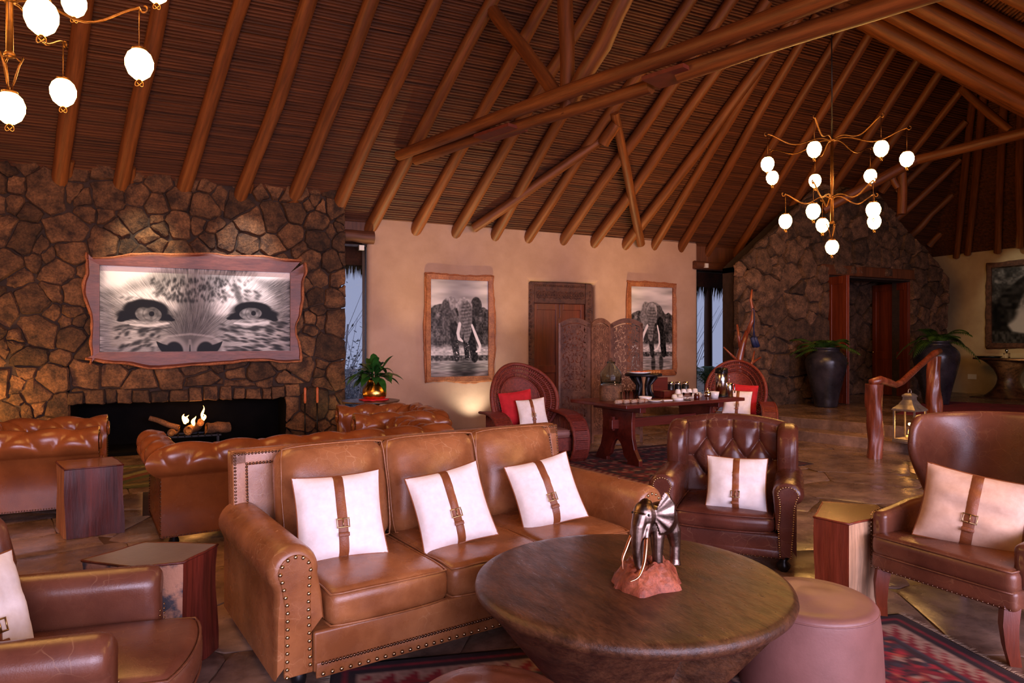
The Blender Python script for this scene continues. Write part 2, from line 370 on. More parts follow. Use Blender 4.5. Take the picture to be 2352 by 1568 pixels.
def stone_mesh(poly, gap, th, rnd, dome=.02, rough=.012):
    cx = sum(p[0] for p in poly)/len(poly); cy = sum(p[1] for p in poly)/len(poly)
    P = []
    n = len(poly)
    for i in range(n):
        a, b = poly[i], poly[(i+1) % n]; L = math.hypot(b[0]-a[0], b[1]-a[1])
        if L < .012: continue
        k = 3 if L > .16 else (2 if L > .07 else 1)
        # soften the corner a little, break the edge
        for j in range(k):
            t = (j+.12)/k if j == 0 else j/k
            P.append((a[0]+(b[0]-a[0])*t+rnd.uniform(-1, 1)*rough, a[1]+(b[1]-a[1])*t+rnd.uniform(-1, 1)*rough))
        P.append((a[0]+(b[0]-a[0])*.9, a[1]+(b[1]-a[1])*.9))
    if len(P) < 3: return None
    R = math.sqrt(area2(poly)/PI)+1e-6
    tx, ty = (rnd.uniform(-.12, .12), rnd.uniform(-.12, .12)) if dome > 0 else (0, 0)
    def ring(sc, d):
        out = []
        for (x, y) in P:
            dx, dy = x-cx, y-cy; L = math.hypot(dx, dy)+1e-9; q = max(.05, (L-gap)/L)*sc
            out.append((cx+dx*q, cy+dy*q, d+rnd.uniform(-1, 1)*rough*.6+(tx*dx*q+ty*dy*q)*(d > 0)))
        return out
    m = len(P); b = min(.12, .014/R+.02)
    rings = [ring(1, 0), ring(1, th*.62), ring(1-b, th), ring(.55, th+dome*.8)]
    v = [p for r in rings for p in r]+[(cx, cy, th+dome)]
    f = [(i*m+k, i*m+(k+1) % m, (i+1)*m+(k+1) % m, (i+1)*m+k) for i in range(3) for k in range(m)]+[(3*m+k, 3*m+(k+1) % m, 4*m) for k in range(m)]
    return v, f
# ---------------------------------------------------------------- floor
rnd = random.Random(11)
b = MB().box(-6, 17.5, -6, 12.2, -.2, -.012)
floor = struct(b.build('floor', M_floorb))
for (c0, poly) in cells(-3.4, 9.6, .2, 10.8, .92, rnd, 1.25):
    q = stone_mesh(poly, .004, .012, rnd, dome=.0, rough=.006)
    if not q: continue
    mb = MB().add([(x, y, z-.012) for x, y, z in q[0]], q[1]); mb.build('flagstone', M_floor, floor, ang=30)
# raised floor and the step before it
s1a, s1b = Pg(1850, 990, .16), Pg(2060, 1012, .16); s2a, s2b = Pg(1850, 960, .32), Pg(2060, 977, .32)
def ext(a, b, y):
    t = (y-a.y)/(b.y-a.y); return a.x+(b.x-a.x)*t
def edge(a, b, seed):
    return [(ext(a, b, 11.0-i*.42)+.05*vnoise(i*.7+seed, 2), 11.0-i*.42) for i in range(18)]
E1, E2 = edge(s1a, s1b, 1), edge(s2a, s2b, 5)
def slabstep(name, E, z0, z1, xr):
    poly = E+[(xr, E[-1][1]), (xr, E[0][1])]
    return struct(MB().prism(poly, z0, z1, 'z').build(name, M_floor, smooth=False, bevel=.012))
slabstep('floor_step', E1, -.01, .16, 17.3); slabstep('floor_raised', E2, .15, .32, 17.3)
# ---------------------------------------------------------------- walls
YS = YW-.3
X0o, X1o, ZO = -1.44, 1.34, .72           # fireplace opening
b = MB()
b.box(-4.6, X0o, YS+.035, YS+.5, 0, 4.3).box(X1o, 2.18, YS+.035, YS+.5, 0, 4.1).box(X0o, X1o, YS+.035, YS+.5, ZO+.02, 4.3)
wall_f = struct(b.build('wall_fireplace', M_mortar, smooth=False))
rnd = random.Random(5)
def topz(x): return 4.02-.05*sst(-3, 2.2, x)
nst = 0
for (c0, poly) in cells(-2.9, 2.24, 0, 4.1, .285, rnd, 1.12, var=.62):
    x, z = c0
    if X0o < x < X1o and z < ZO:
        poly = clip(poly, (1, 0), X0o) if x < 0 else clip(poly, (-1, 0), -X1o)
        if len(poly) < 3 or area2(poly) < .004: continue
        z = 9; x = -9
    if z > ZO and X0o-.1 < x < X1o+.1: poly = clip(poly, (0, -1), -(ZO+.19+.03*math.sin(x*5)))
    elif z > ZO: pass
    elif z <= ZO+.1: poly = clip(poly, (1, 0), X0o) if x < X0o else clip(poly, (-1, 0), -X1o)
    if len(poly) < 3 or area2(poly) < .004: continue
    q = stone_mesh(poly, .004, .085+rnd.uniform(-.025, .035), rnd, dome=rnd.uniform(.0, .03), rough=.013)
    if not q: continue
    MB().add([(a, YS+.08-d, h) for a, h, d in q[0]], [t[::-1] for t in q[1]]).build('stone', M_stone, wall_f, ang=32); nst += 1
x = X0o-.02
while x < X1o:                            # course of smaller blocks over the hearth
    w_ = rnd.uniform(.12, .27); z1 = ZO+.19+.03*math.sin((x+w_/2)*5)
    q = stone_mesh([(x, ZO+rnd.uniform(-.02, .012)), (x+w_, ZO+rnd.uniform(-.02, .012)), (x+w_+rnd.uniform(-.02, .02), z1), (x+rnd.uniform(-.02, .02), z1)], .007, .11+rnd.uniform(-.02, .03), rnd, dome=.015, rough=.008)
    MB().add([(a, YS+.08-d, h) for a, h, d in q[0]], [t[::-1] for t in q[1]]).build('stone', M_stone, wall_f, ang=32); nst += 1
    x += w_
# firebox
b = MB().box(X0o-.05, X1o+.05, YS+.9, YS+1., -.01, 1.4).box(X0o-.08, X0o+.005, YS+.03, YS+.95, 0, 1.4).box(X1o-.005, X1o+.08, YS+.03, YS+.95, 0, 1.4).box(X0o, X1o, YS+.05, YS+.95, .95, 1.4).box(X0o, X1o, YS, YS+.95, -.01, .04)
struct(b.build('firebox', M_black, smooth=False))
# plaster wall with a door recess
XL, XR = 2.66, 9.54; DX0, DX1, DZ = 5.64, 7.06, 2.68
b = MB().prism([(XL, 0), (DX0, 0), (DX0, DZ), (DX1, DZ), (DX1, 0), (XR, 0), (XR, ZT+.35), (XL, ZT+.35)], YW, YW+.45, 'y')
wp = struct(b.build('wall_plaster', M_plaster, smooth=True, bevel=.07, seg=4, ang=30))
# left window beside the chimney breast, right window beside the entrance
def window(name, x0, x1, y, z0, z1, posts):
    b = MB(); t = .035
    b.box(x0, x0+t, y-.03, y+.03, z0, z1).box(x1-t, x1, y-.03, y+.03, z0, z1).box(x0, x1, y-.03, y+.03, z0, z0+t).box(x0, x1, y-.03, y+.03, z1-t, z1)
    o = struct(b.build(name, M_iron, smooth=False))
    MB().box(x0+t, x1-t, y-.004, y+.004, z0+t, z1-t).build('pane', M_pane, o, smooth=False)
    return o
w1 = window('window_1', 2.2, 2.68, YW+.1, .02, 3.16, 0)
pole('lintel', (2.05, YW-.05, 3.27), (2.75, YW-.05, 3.27), .1, .1, M_beamd, w1, seed=3, seg=4)
MB().box(2.52, 2.6, YW-.02, YW+.05, 3.06, 3.14).build('sensor', M_socket, w1, smooth=False)
w2 = window('window_2', 9.54, 11.4, YW+.1, .02, 3.05, 0)
pole('lintel', (9.4, YW-.05, 3.14), (11.5, YW-.05, 3.14), .09, .09, M_beamd, w2, seed=4, seg=4)
MB().box(9.6, 9.68, YW-.16, YW-.1, 3.08, 3.17).build('sensor', M_socket, w2, smooth=False)
MB().box(10.5, 10.58, YW-.16, YW-.1, 3.02, 3.11).build('sensor', M_socket, w2, smooth=False)
MB().box(11.0, 16.9, YW+.02, YW+.4, 0, 4.2).build('wall_back', M_mortar, smooth=False)['kind'] = 'structure'
# wall above the narrow windows up to the roof
struct(MB().box(2.15, 2.7, YW+.05, YW+.3, 3.36, 4.0).build('wall_over_window', M_beamd, smooth=False))
struct(MB().box(9.5, 11.5, YW+.05, YW+.3, 3.22, 4.0).build('wall_over_window.001', M_beamd, smooth=False))
# entrance wall of stone with a gable top
YE = 9.9
ex0, ex1 = Py(1902, 700, YE).x, Py(2092, 700, YE).x; ez1 = 2.95
wall_e = struct(MB().box(9.5, ex0, YE+.02, YE+.45, .3, 3.0).box(ex1, 15.6, YE+.02, YE+.45, .3, 3.2).prism([(9.5, 2.9), (15.8, 2.9), (15.8, 3.0), (13.3, 4.75), (11.6, 4.65), (9.5, 3.0)], YE+.02, YE+.45).build('wall_entrance', M_mortar, smooth=False))
rnd = random.Random(21)
for (c0, poly) in cells(9.42, 15.8, .3, 4.9, .38, rnd, 1.05, var=.6):
    x, z = c0
    if ex0 < x < ex1 and z < ez1:
        pl_ = clip(poly, (1, 0), ex0) if x < (ex0+ex1)/2 else clip(poly, (-1, 0), -ex1)
        if len(pl_) < 3 or area2(pl_) < .006: pl_ = clip(poly, (0, -1), -ez1)
        if len(pl_) < 3 or area2(pl_) < .006: continue
        poly = pl_; z = 9; x = -9
    if z > ez1 and ex0-.3 < x < ex1+.3: poly = clip(poly, (0, -1), -ez1)
    elif z <= ez1+.1: poly = clip(poly, (1, 0), ex0) if x < ex0 else clip(poly, (-1, 0), -ex1)
    for n, c in (((-1.0, 1.27), -9.42*1.0+1.27*3.02), ((1., 1.43), 13.3+1.43*4.78), ((0, 1), 4.78)): poly = clip(poly, n, c) if len(poly) > 2 else poly
    if len(poly) < 3 or area2(poly) < .006: continue
    q = stone_mesh(poly, .005, .085+rnd.uniform(-.025, .04), rnd, dome=rnd.uniform(.0, .04), rough=.016)
    if q: MB().add([(a, YE+.06-d, h) for a, h, d in q[0]], [t[::-1] for t in q[1]]).build('stone', M_stone2, wall_e, ang=32)
struct(MB().box(ex0-.25, ex1+.25, YE-.06, YE+.3, ez1-.02, ez1+.2).build('door_lintel', M_beamd, smooth=False, bevel=.03))
# passage behind the entrance
pw = struct(MB().box(10.6, 16.8, 11.05, 11.12, .3, 3.4).build('wall_passage', M_mortar, smooth=False))
rnd = random.Random(8)
for (c0, poly) in cells(ex0-.2, ex1+1.2, .32, 3.1, .42, rnd, 1.05):
    q = stone_mesh(poly, .01, .08, rnd, dome=.02, rough=.012)
    if q: MB().add([(a, 11.07-d, h) for a, h, d in q[0]], [t[::-1] for t in q[1]]).build('stone', M_stone2, pw, ang=32)
XRW = 16.9
wr = struct(MB().box(XRW, XRW+.3, 3, 11.6, .3, 3.95).build('wall_right', M_plaster2, smooth=False))
struct(MB().box(-4.7, -4.5, -6, 11.6, 0, 7.2).build('wall_left', M_plaster, smooth=False))
struct(MB().box(14.6, 17.2, 3.9, 4.1, 0, 4.4).build('wall_front', M_plaster2, smooth=False))
struct(MB().add([(15.3, 4.2, 0), (15.3, 4.2, 3.4), (8.0, -6.4, 3.4), (8.0, -6.4, 0)], [(0, 1, 2, 3)]).build('wall_near_right', M_plaster2, smooth=False, solid=.2))
# ---------------------------------------------------------------- roof: reed ceiling on poles
YR, ZR = 7.75, ZT+YW-7.75                  # ridge
def main_pt(x, y, off=0): return V(x, y, ZT+YW-y)+V(0, -.707, -.707)*off
ceil = MB()
ceil.add([(-5, 11.9, ZT+YW-11.9+.06), (17.4, 11.9, ZT+YW-11.9+.06), (13.2, YR-.05, ZR+.09), (-5, YR-.05, ZR+.09)], [(0, 1, 2, 3)])
ceil.add([(18.0, 12.4, 2.7), (18.0, 3.4, 2.7), (13.3, 7.6, ZR+.35)], [(0, 1, 2)])
ceil.add([(9.0, 12.0, ZT+YW-12.0+.09), (18.2, 12.4, 2.6), (13.3, YR-.3, ZR+.4), (9.0, YR-.2, ZR+.35)], [(0, 1, 2, 3)])
ceil.add([(10.3, YR, ZR+.12), (13.6, YR, ZR+.12), (17.9, 3.5, 2.9), (13.4, 3.5, 2.9)], [(0, 1, 2, 3)])
ceil.add([(-5, YR+.1, ZR+.1), (10.4, YR+.1, ZR+.1), (2.8, -3.3, ZR+.1), (-5, -6, 4.6)], [(0, 1, 2, 3)])
ceil.add([(10.25, YR, ZR+.1), (15.6, YR-3.6, ZR-4.05), (7.9, YR-3.6-10.7, ZR-4.05), (2.8, -3.3, ZR+.1)], [(0, 1, 2, 3)])
ceiling = struct(ceil.build('ceiling', M_beamd, smooth=False))
def reeds(name, P0, ux, uy, nrm, L, Wd, xfun, step=.043, seg=.5):
    b = MB(); rows = int(Wd/step); rn = random.Random(4)
    for j in range(rows):
        t = (j+.5)*step; x0, x1 = xfun(t/Wd); n = max(2, int((x1-x0)/seg)); ph = rn.uniform(0, 50); r = step*.52*rn.uniform(.82, 1.1)
        vv = []
        for i in range(n+1):
            x = x0+(x1-x0)*i/n; w = vnoise(x*.55+ph, j*.31)*.006+vnoise(x*.12, j*.05)*.03; h = vnoise(x*.9, ph)*.008
            for a in (-1, -.5, .5, 1):
                vv.append(P0+ux*x+uy*(t+w+a*r)+nrm*(h+(0 if abs(a) == 1 else r*1.15)))
        ff = [(i*4+k, (i+1)*4+k, (i+1)*4+k+1, i*4+k+1) for i in range(n) for k in range(3)]
        b.add(vv, ff)
    return b.build(name, M_reed, ceiling, smooth=True, kind='stuff', ang=50)
dn = V(0, -.7071, -.7071)
SL = (11.45-YR)*1.4142
reeds('reed_matting', main_pt(0, 11.45, .0), V(1, 0, 0), V(0, -.7071, .7071), dn, 0, SL, lambda t: (-4.6, 17.7-3.75*t))
reeds('reed_matting', V(XRW+.25, 0, 3.45), V(0, 1, 0), V(-.7071, 0, .7071), V(-.7071, 0, -.7071), 0, 4.9, lambda t: (4.0+3.7*t, 11.7-3.75*t), step=.05)
RA0 = V(10.2, YR, ZR); G_ = V(-.565, -.825, 0); E_ = V(1.97, -1.35, -1.54).normalized()
reeds('reed_matting', RA0, G_, E_, G_.cross(E_).normalized()*(1 if G_.cross(E_).z < 0 else -1), 0, 6.6, lambda t: (-.15, 13.), step=.05)
RA = [(138, 408, 185, 34), (279, 418, 366, 0), (422, 435, 558, 0), (551, 452, 714, 0), (667, 469, 851, 0), (771, 488, 998, 0), (853, 520, 1134, 0), (957, 524, 1253, 0),
      (1055, 520, 1368, 0), (1144, 527, 1440, 0), (1222, 533, 1586, 0), (1298, 545, 1680, 0), (1369, 549, 1763, 0), (1440, 556, 1862, 0), (1503, 562, 1765, 130), (1564, 567, 1845, 88),
      (1614, 597, 1942, 58), (1677, 602, 2006, 65), (1740, 600, 2059, 102), (1812, 585, 2110, 136), (1880, 555, 2161, 163), (2040, 420, 2219, 194), (2079, 422, 2219, 279), (2060, 500, 2206, 366), (2100, 532, 2203, 431), (2150, 548, 2196, 503)]
for i, (a, c, e, g) in enumerate(RA):
    r = .098-.012*(i > 13)-.012*(i > 20)
    p0, p1 = Pr(a, c, r*.9), Pr(e, g, r*.9); dr = (p1-p0)
    p0 = p0-dr.normalized()*.22
    if i < 21:
        t = (YR+.05-p1.y)/dr.y; p1 = p1+dr*max(0, t)
    pole('rafter', p0, p1, r*1.04, r*.92, M_pole, ceiling, n=12, wob=.05, seed=i+1, seg=10)
# small pegs beside three rafter feet
for i, (px, py) in enumerate(((300, 425), (572, 462), (160, 410))):
    pole('peg', Pr(px-3, py+6, .05), Pr(px+6, py-40, .05), .04, .035, M_pole, ceiling, seed=60+i, seg=3)
# opposite slope, seen along its poles
for i, x in enumerate((10.12, 10.42, 10.95, 11.5, 12.1, 12.8, 13.6, 14.6)):
    r = (.10, .15, .13, .13, .12, .12, .12, .12)[i]; bb_ = (-.06, .16, .62, 1.12, 1.6, 2.2, 2.9, 3.7)[i]
    p_ = RA0+G_*bb_+V(0, 0, -r*1.1); pole('rafter', p_-E_*.1, p_+E_*6.2, r, r*1.1, M_pole, ceiling, n=12, wob=.05, seed=80+i)
# hip rafters over the far right wall
for i, (a, c, e, g) in enumerate(((2196, 590, 2236, 215), (2222, 583, 2262, 190), (2291, 578, 2308, 215), (2342, 566, 2346, 240), (2420, 560, 2410, 230))):
    def Ph(px, py):
        k = (px-1176)/F; q = (HY-py)/F; d = (3.7+XRW-.15-HC)/(q+CS*k+SN); return Pd(px, py, d)
    pole('rafter', Ph(a, c), Ph(e, g), .075, .07, M_pole, ceiling, seed=95+i)
# trusses
ta, tb = Pr(918, 357, .12), None
zt = ta.z
def Pz(px, py, z): return Pd(px, py, F*(z-HC)/(HY-py))
pole('tie_beam', Pz(916, 357, zt), Pz(916, 357, zt)+(Pz(1892, -3, zt)-Pz(916, 357, zt))*1.3, .085, .085, M_pole, ceiling, n=12, wob=.06, seed=120, seg=12)
z2 = zt-.1
pole('tie_beam', Pz(955, 368, z2), Pz(1495, 198, z2), .075, .08, M_pole, ceiling, n=12, wob=.05, seed=121)
pole('tie_beam', Pz(1560, 168, z2), Pz(1560, 168, z2)+(Pz(2110, -8, z2)-Pz(1560, 168, z2))*1.6, .095, .09, M_pole, ceiling, n=12, wob=.05, seed=122)
def plate(px0, py0, px1, py1):
    a, c = Pz(px0, py0, z2-.02), Pz(px1, py1, z2-.02); d = (c-a); L = d.length; M = Matrix.LocRotScale((a+c)/2, d.to_track_quat('X', 'Z'), None)
    MB().box(-L/2, L/2, -.17, .17, -.02, .02).build('gusset_plate', M_plate, ceiling, smooth=False, M=M)
plate(1110, 318, 1190, 292); plate(1495, 190, 1590, 160)
kp = Pz(1302, 238, zt)
pole('king_post', kp+V(0, 0, -.14), kp+V(0, 0, 2.2), .09, .09, M_pole, ceiling, n=12, seed=123)
pole('strut', kp+V(-.06, .05, .05), Pr(1130, 22, .12), .085, .085, M_pole, ceiling, n=12, seed=124)
pole('strut', kp+V(.05, -.02, .05), Pd(1452, -40, 7.35), .1, .1, M_pole, ceiling, n=12, seed=125)
pole('brace', Pr(1088, 524, .13), Pr(1412, 300, .13), .085, .08, M_pole, ceiling, n=12, seed=126)
pole('brace', Pr(1412, 258, .16), Pr(1472, 560, .16), .07, .085, M_pole, ceiling, n=12, seed=127)
pole('brace', Pr(1385, 330, .2), Pr(1415, 285, .2), .1, .1, M_pole, ceiling, n=12, seed=128, seg=3)
# far truss
pole('tie_beam', Pd(2105, 367, 13.0), Pd(2400, 293, 11.6), .1, .1, M_pole, ceiling, n=12, seed=130)
pole('strut', Pd(1890, 482, 13.4), Pd(2106, 366, 13.0), .1, .1, M_pole, ceiling, n=12, seed=131)
pole('king_post', Pd(2071, 492, 13.2), Pd(2071, 375, 13.2), .085, .085, M_pole, ceiling, seed=132, seg=4)
pole('strut', Pd(2040, 395, 13.2), Pd(2062, 430, 13.2), .06, .06, M_pole, ceiling, seed=133, seg=3)
pole('strut', Pd(2210, 205, 12.6), Pd(2320, 300, 12.0), .07, .07, M_pole, ceiling, seed=134)
# ---------------------------------------------------------------- seating helpers
def rollprof(xo, xi, zb, zs, xc, zc, r, n=14, out=True):
    """section of a rolled arm: outside bottom, up, over the roll, down the inside (xo < xi, outside at -x)"""
    P = [(xo, zb), (xo, lerp(zb, zc, .5)), (xo, zc-r*.8)]
    a0, a1 = math.radians(215), math.radians(-12)
    for i in range(n+1):
        a = lerp(a0, a1, i/n); P.append((xc+r*math.cos(a), zc+r*math.sin(a)))
    P += [(lerp(xc+r*.95, xi, .7), lerp(zc-r*.3, zs, .45)), (xi, zs)]
    return P
def sweep_y(mb, prof, y0, y1, rnd=.03, sx=1, cap=True, ny=4):
    cx = sum(p[0] for p in prof)/len(prof); cz = sum(p[1] for p in prof)/len(prof); m = len(prof)
    rings = []
    for (t, q) in ((0, .03), (.3, .008), (1, 0)): rings.append((y0+rnd*t, q))
    for j in range(1, ny): rings.append((lerp(y0+rnd, y1, j/ny), 0))
    rings.append((y1, 0)); v = []
    for (y, q) in rings:
        for (x, z) in prof:
            dx, dz = x-cx, z-cz; L = math.hypot(dx, dz)+1e-9; k = max(0, (L-q)/L)
            v.append((sx*(cx+dx*k), y, cz+dz*k))
    f = [(i*m+k, i*m+k+1, (i+1)*m+k+1, (i+1)*m+k) for i in range(len(rings)-1) for k in range(m-1)]
    f = [q if sx < 0 else q[::-1] for q in f]
    if cap: f += [tuple(range(m)) if sx > 0 else tuple(range(m))[::-1], tuple(range((len(rings)-1)*m, len(rings)*m))[::-1] if sx > 0 else tuple(range((len(rings)-1)*m, len(rings)*m))]
    mb.add(v, f); return mb
def nails_along(mb, pts, nrm, step, r):
    pts = [Vector(p) for p in pts]; acc = 0
    for a, b in zip(pts[:-1], pts[1:]):
        L = (b-a).length
        while acc < L:
            mb.dome(a+(b-a)*(acc/L), nrm, r); acc += step
        acc -= L
def cushion(name, m, parent, hx, hy, hz, r, crown=.03, front=0., loc=(0, 0, 0), rx=0., rz=0., wr=.0, seed=0, pipe=.006, pm=None, label=None, out=0., pipes=(-1, 1), soft=.6):
    def fn(x, y, z):
        if out: x, y = x*(1-out*abs(y/hy)**4), y*(1-out*.8*abs(x/hx)**4)
        q = (1-(x/hx)**2)*(1-(y/hy)**2); e = max(0, q)**soft
        s = 1 if z > 0 else -.4
        n = vnoise(x*7+seed, y*7+seed*2)*wr
        return (x*(1+.012*math.sin(PI*(z/hz+1)/2)), y-front*(1-(x/hx)**2)*(.5-.5*y/hy), z+s*crown*e*abs(z/hz)+n*(1 if z > 0 else 0))
    b = MB().rbox(hx, hy, hz, r, fn, k=3, m=9)
    M = Matrix.Translation(loc) @ Matrix.Rotation(rz, 4, 'Z') @ Matrix.Rotation(rx, 4, 'X')
    o = b.build(name, m, parent); o.matrix_local = M
    if pipe:
        for s in pipes:
            pts = []
            for (ax, ay) in ((-1, -1), (1, -1), (1, 1), (-1, 1)):
                for i in range(10):
                    t = i/10; nx, ny = {(-1, -1): (lerp(-1, 1, t), -1), (1, -1): (1, lerp(-1, 1, t)), (1, 1): (lerp(1, -1, t), 1), (-1, 1): (-1, lerp(1, -1, t))}[(ax, ay)]
                    e = r*.42; k = 1-.018*(abs(nx)*abs(ny))**6
                    p = fn(nx*(hx-e*.35)*k, ny*(hy-e*.35)*k, s*(hz-e*.55)); pts.append(p)
            MB().tube(pts, pipe, 6, close=True).build('piping', pm or m, o)
    return o
def pillow(label, M, w=.45, h=.45, t=.075, mt=None, strap=True, buckle=.62, group='ivory cushions with buckled straps', sx=0., seed=0, sm=None):
    """scatter cushion: local x right, z up, front towards -y"""
    T = thing('scatter_cushion', label, 'cushion', group=group, M=M); mt = mt or M_linen
    def shp(u, v, s):
        x, z = u*2-1, v*2-1
        e = (1-abs(x)**2.6)*(1-abs(z)**2.6); pin = 1-.07*(1-abs(z)**2)*abs(x)**3; pinz = 1-.07*(1-abs(x)**2)*abs(z)**3
        y = s*(t*max(0, e)**.55+.004)+.011*vnoise(x*2.6+seed, z*3.4+s*3)*max(0, e)**.3+.004*vnoise(x*9+seed, z*7)*max(0, e)**.3
        return (x*w/2*pin, y, z*h/2*pinz)
    b = MB(); b.grid(lambda u, v: shp(u, v, -1), 20, 20); b.grid(lambda u, v: shp(1-u, v, 1), 20, 20)
    b.build('cover', mt, T)
    ed = [shp(i/20, 0, -1) for i in range(20)]+[shp(1, i/20, -1) for i in range(20)]+[shp(1-i/20, 1, -1) for i in range(20)]+[shp(0, 1-i/20, -1) for i in range(20)]
    MB().tube([(x, 0, z) for x, y, z in ed], .006, 6, close=True).build('piping', (sm or M_strap) if strap else mt, T)
    if strap:
        hw = w*.054; u0 = .5+sx
        def st(u, v):
            uu = u0+(u-.5)*2*hw/w; p = shp(uu, v, -1); q = 1 if .02 < u < .98 else 0
            return (p[0], p[1]-.006*q-.001, p[2])
        s = MB().grid(st, 4, 24).build('strap', sm or M_strap, T)
        p = shp(u0, 1-buckle, -1); y = p[1]-.012
        fx = hw*1.25; bz = .022
        MB().tube([(p[0]-fx, y, p[2]-bz), (p[0]+fx, y, p[2]-bz), (p[0]+fx, y, p[2]+bz), (p[0]-fx, y, p[2]+bz)], .0042, 6, close=True).tube([(p[0], y-.003, p[2]+bz), (p[0], y-.004, p[2]-bz)], .003, 6).build('buckle', M_buckle, s)
        MB().rbox(hw*1.12, .005, .011, .004, k=1, m=1, c=(p[0], y+.0, p[2]-.06)).build('keeper', sm or M_strap, s)
    return T
def PM(loc, yaw, lean, roll=0.): return Matrix.Translation(loc) @ Matrix.Rotation(yaw, 4, 'Z') @ Matrix.Rotation(-lean, 4, 'X') @ Matrix.Rotation(roll, 4, 'Y')
def xf(o, p):  # local point of a placed thing -> world
    return o.matrix_basis @ Vector(p)
# ---------------------------------------------------------------- three-seat sofa
sa = math.radians(8.8)
sofa = thing('three_seat_sofa', 'long worn tan leather sofa with nailhead arms behind the round table', 'sofa', (1.46, 3.94, 0), sa)
HX = 1.20; YF, YB = -.58, .60
b = MB(); b.rbox(HX-.16, .575, .095, .015, c=(0, -.0, .165)); b.build('base', M_sofa, sofa)
b = MB().rbox(HX-.17, .008, .036, .006, c=(0, YF+.005, .082), k=1, m=1); skirt = b.build('skirt_band', M_sofa, sofa)
nb = MB(); nails_along(nb, [(-HX+.2, YF-.009, .066), (HX-.2, YF-.009, .066)], (0, -1, 0), .044, .0105); nb.build('nailheads', M_nail, sofa, kind='stuff')
nb = MB(); nails_along(nb, [(-HX+.2, YF-.004, .112), (HX-.2, YF-.004, .112)], (0, -1, 0), .017, .0085); nb.build('nail_trim', M_dnail, sofa, kind='stuff')
for s in (-1, 1):
    prof = rollprof(-1.21, -.985, .07, .30, -1.125, .555, .115, 16)
    arm = sweep_y(MB(), prof, YF, YB-.1, .05, -s).build('arm', M_sofa, sofa, ang=45)
    # raised front panel and its nails
    pts = []
    for i in range(13):
        a = math.radians(lerp(212, -22, i/12)); pts.append((-1.125+.078*math.cos(a), .555+.078*math.sin(a)))
    poly = [(-1.175, .085)]+[(-1.172, .40)]+pts+[(-1.055, .40), (-1.045, .085)]
    poly = [(-s*x, z) for x, z in poly]
    if s < 0: poly = poly[::-1]
    MB().prism(poly, YF-.006, YF+.02, 'y').build('arm_front', M_sofa, arm, bevel=.006, ang=30)
    nb = MB()
    ln = [(-s*x, YF-.006, z) for x, z in [(-1.163, .09), (-1.16, .40)]+[(-1.125+(x+1.125)*.88, .555+(z-.555)*.88) for x, z in pts]+[(-1.068, .40), (-1.058, .09)]]
    nails_along(nb, ln, (0, -1, 0), .036, .0105); nb.build('nailheads', M_nail, arm, kind='stuff')
    MB().tube([(-s*1.12, YF+.3, .672), (-s*1.2, YF+.3, .64), (-s*1.242, YF+.3, .56)], .004, 5).build('seam', M_sofa, arm)
# back frame with nail-trimmed border
def lean(p): return (p[0], p[1]+.10*(p[2]-.3), p[2])
b = MB().rbox(1.178, .05, .35, .02, lambda x, y, z: (x, y+.1*z, z), c=(0, .50, .61), k=2, m=6); back = b.build('back_frame', M_sofa, sofa)
bb = MB()
for (x0, x1, z0, z1) in ((-1.178, -1.09, .45, .955), (1.09, 1.178, .45, .955), (-1.178, 1.178, .875, .955)):
    bb.rbox((x1-x0)/2, .018, (z1-z0)/2, .014, lambda x, y, z: (x, y+.1*z, z), c=((x0+x1)/2, .435+.1*((z0+z1)/2-.61), (z0+z1)/2), k=2, m=4)
bb.build('back_border', M_sofa, sofa)
nb = MB()
for (xx, zz) in ((1.162, .942), (1.10, .885)):
    nails_along(nb, [(-xx, .418+.1*(.5-.61), .47), (-xx, .418+.1*(zz-.61), zz), (xx, .418+.1*(zz-.61), zz), (xx, .418+.1*(.5-.61), .47)], (0, -1, 0), .019, .0085)
nb.build('nail_trim', M_dnail, sofa, kind='stuff')
for i in range(3):
    x = (-1+i)*.645
    cushion('seat_cushion', M_sofa, sofa, .321, .43, .085, .05, .03, .02, (x, -.14, .335), wr=.008, seed=i*3, out=.01)
    cushion('back_cushion', M_sofa, sofa, .330, .305, .105, .095, .085, 0, (x, .300, .685), rx=PI/2-.21, wr=.010, seed=i*5+1, out=.045, pipes=(1,), soft=.85, pipe=.0045)
for sx in (-1, 1):
    for y in (-.48, .5): MB().lathe([(.03, 0), (.036, .03), (.03, .08)], 12, (sx*1.08, y, 0)).build('foot', M_iron, sofa)
def seated(px, py, z, w, h, yaw, lean, roll, label, **kw):
    p = Pg(px, py, z); M0 = Matrix.Rotation(yaw, 4, 'Z') @ Matrix.Rotation(-lean, 4, 'X') @ Matrix.Rotation(roll, 4, 'Y')
    up = M0 @ Vector((0, 0, 1)); c = p+up*(h/2)
    return pillow(label, Matrix.Translation(c) @ M0, w, h, **kw)
seated(790, 1284, .435, .475, .46, sa-.20, .42, -.03, 'white cushion with belt strap at the left end of the tan sofa', seed=1, sx=.0)
seated(1062, 1252, .435, .44, .45, sa-.32, .45, -.20, 'white cushion with belt strap in the middle of the tan sofa', seed=2)
seated(1280, 1207, .435, .44, .44, sa-.34, .45, -.20, 'white cushion with belt strap at the right end of the tan sofa', seed=3)
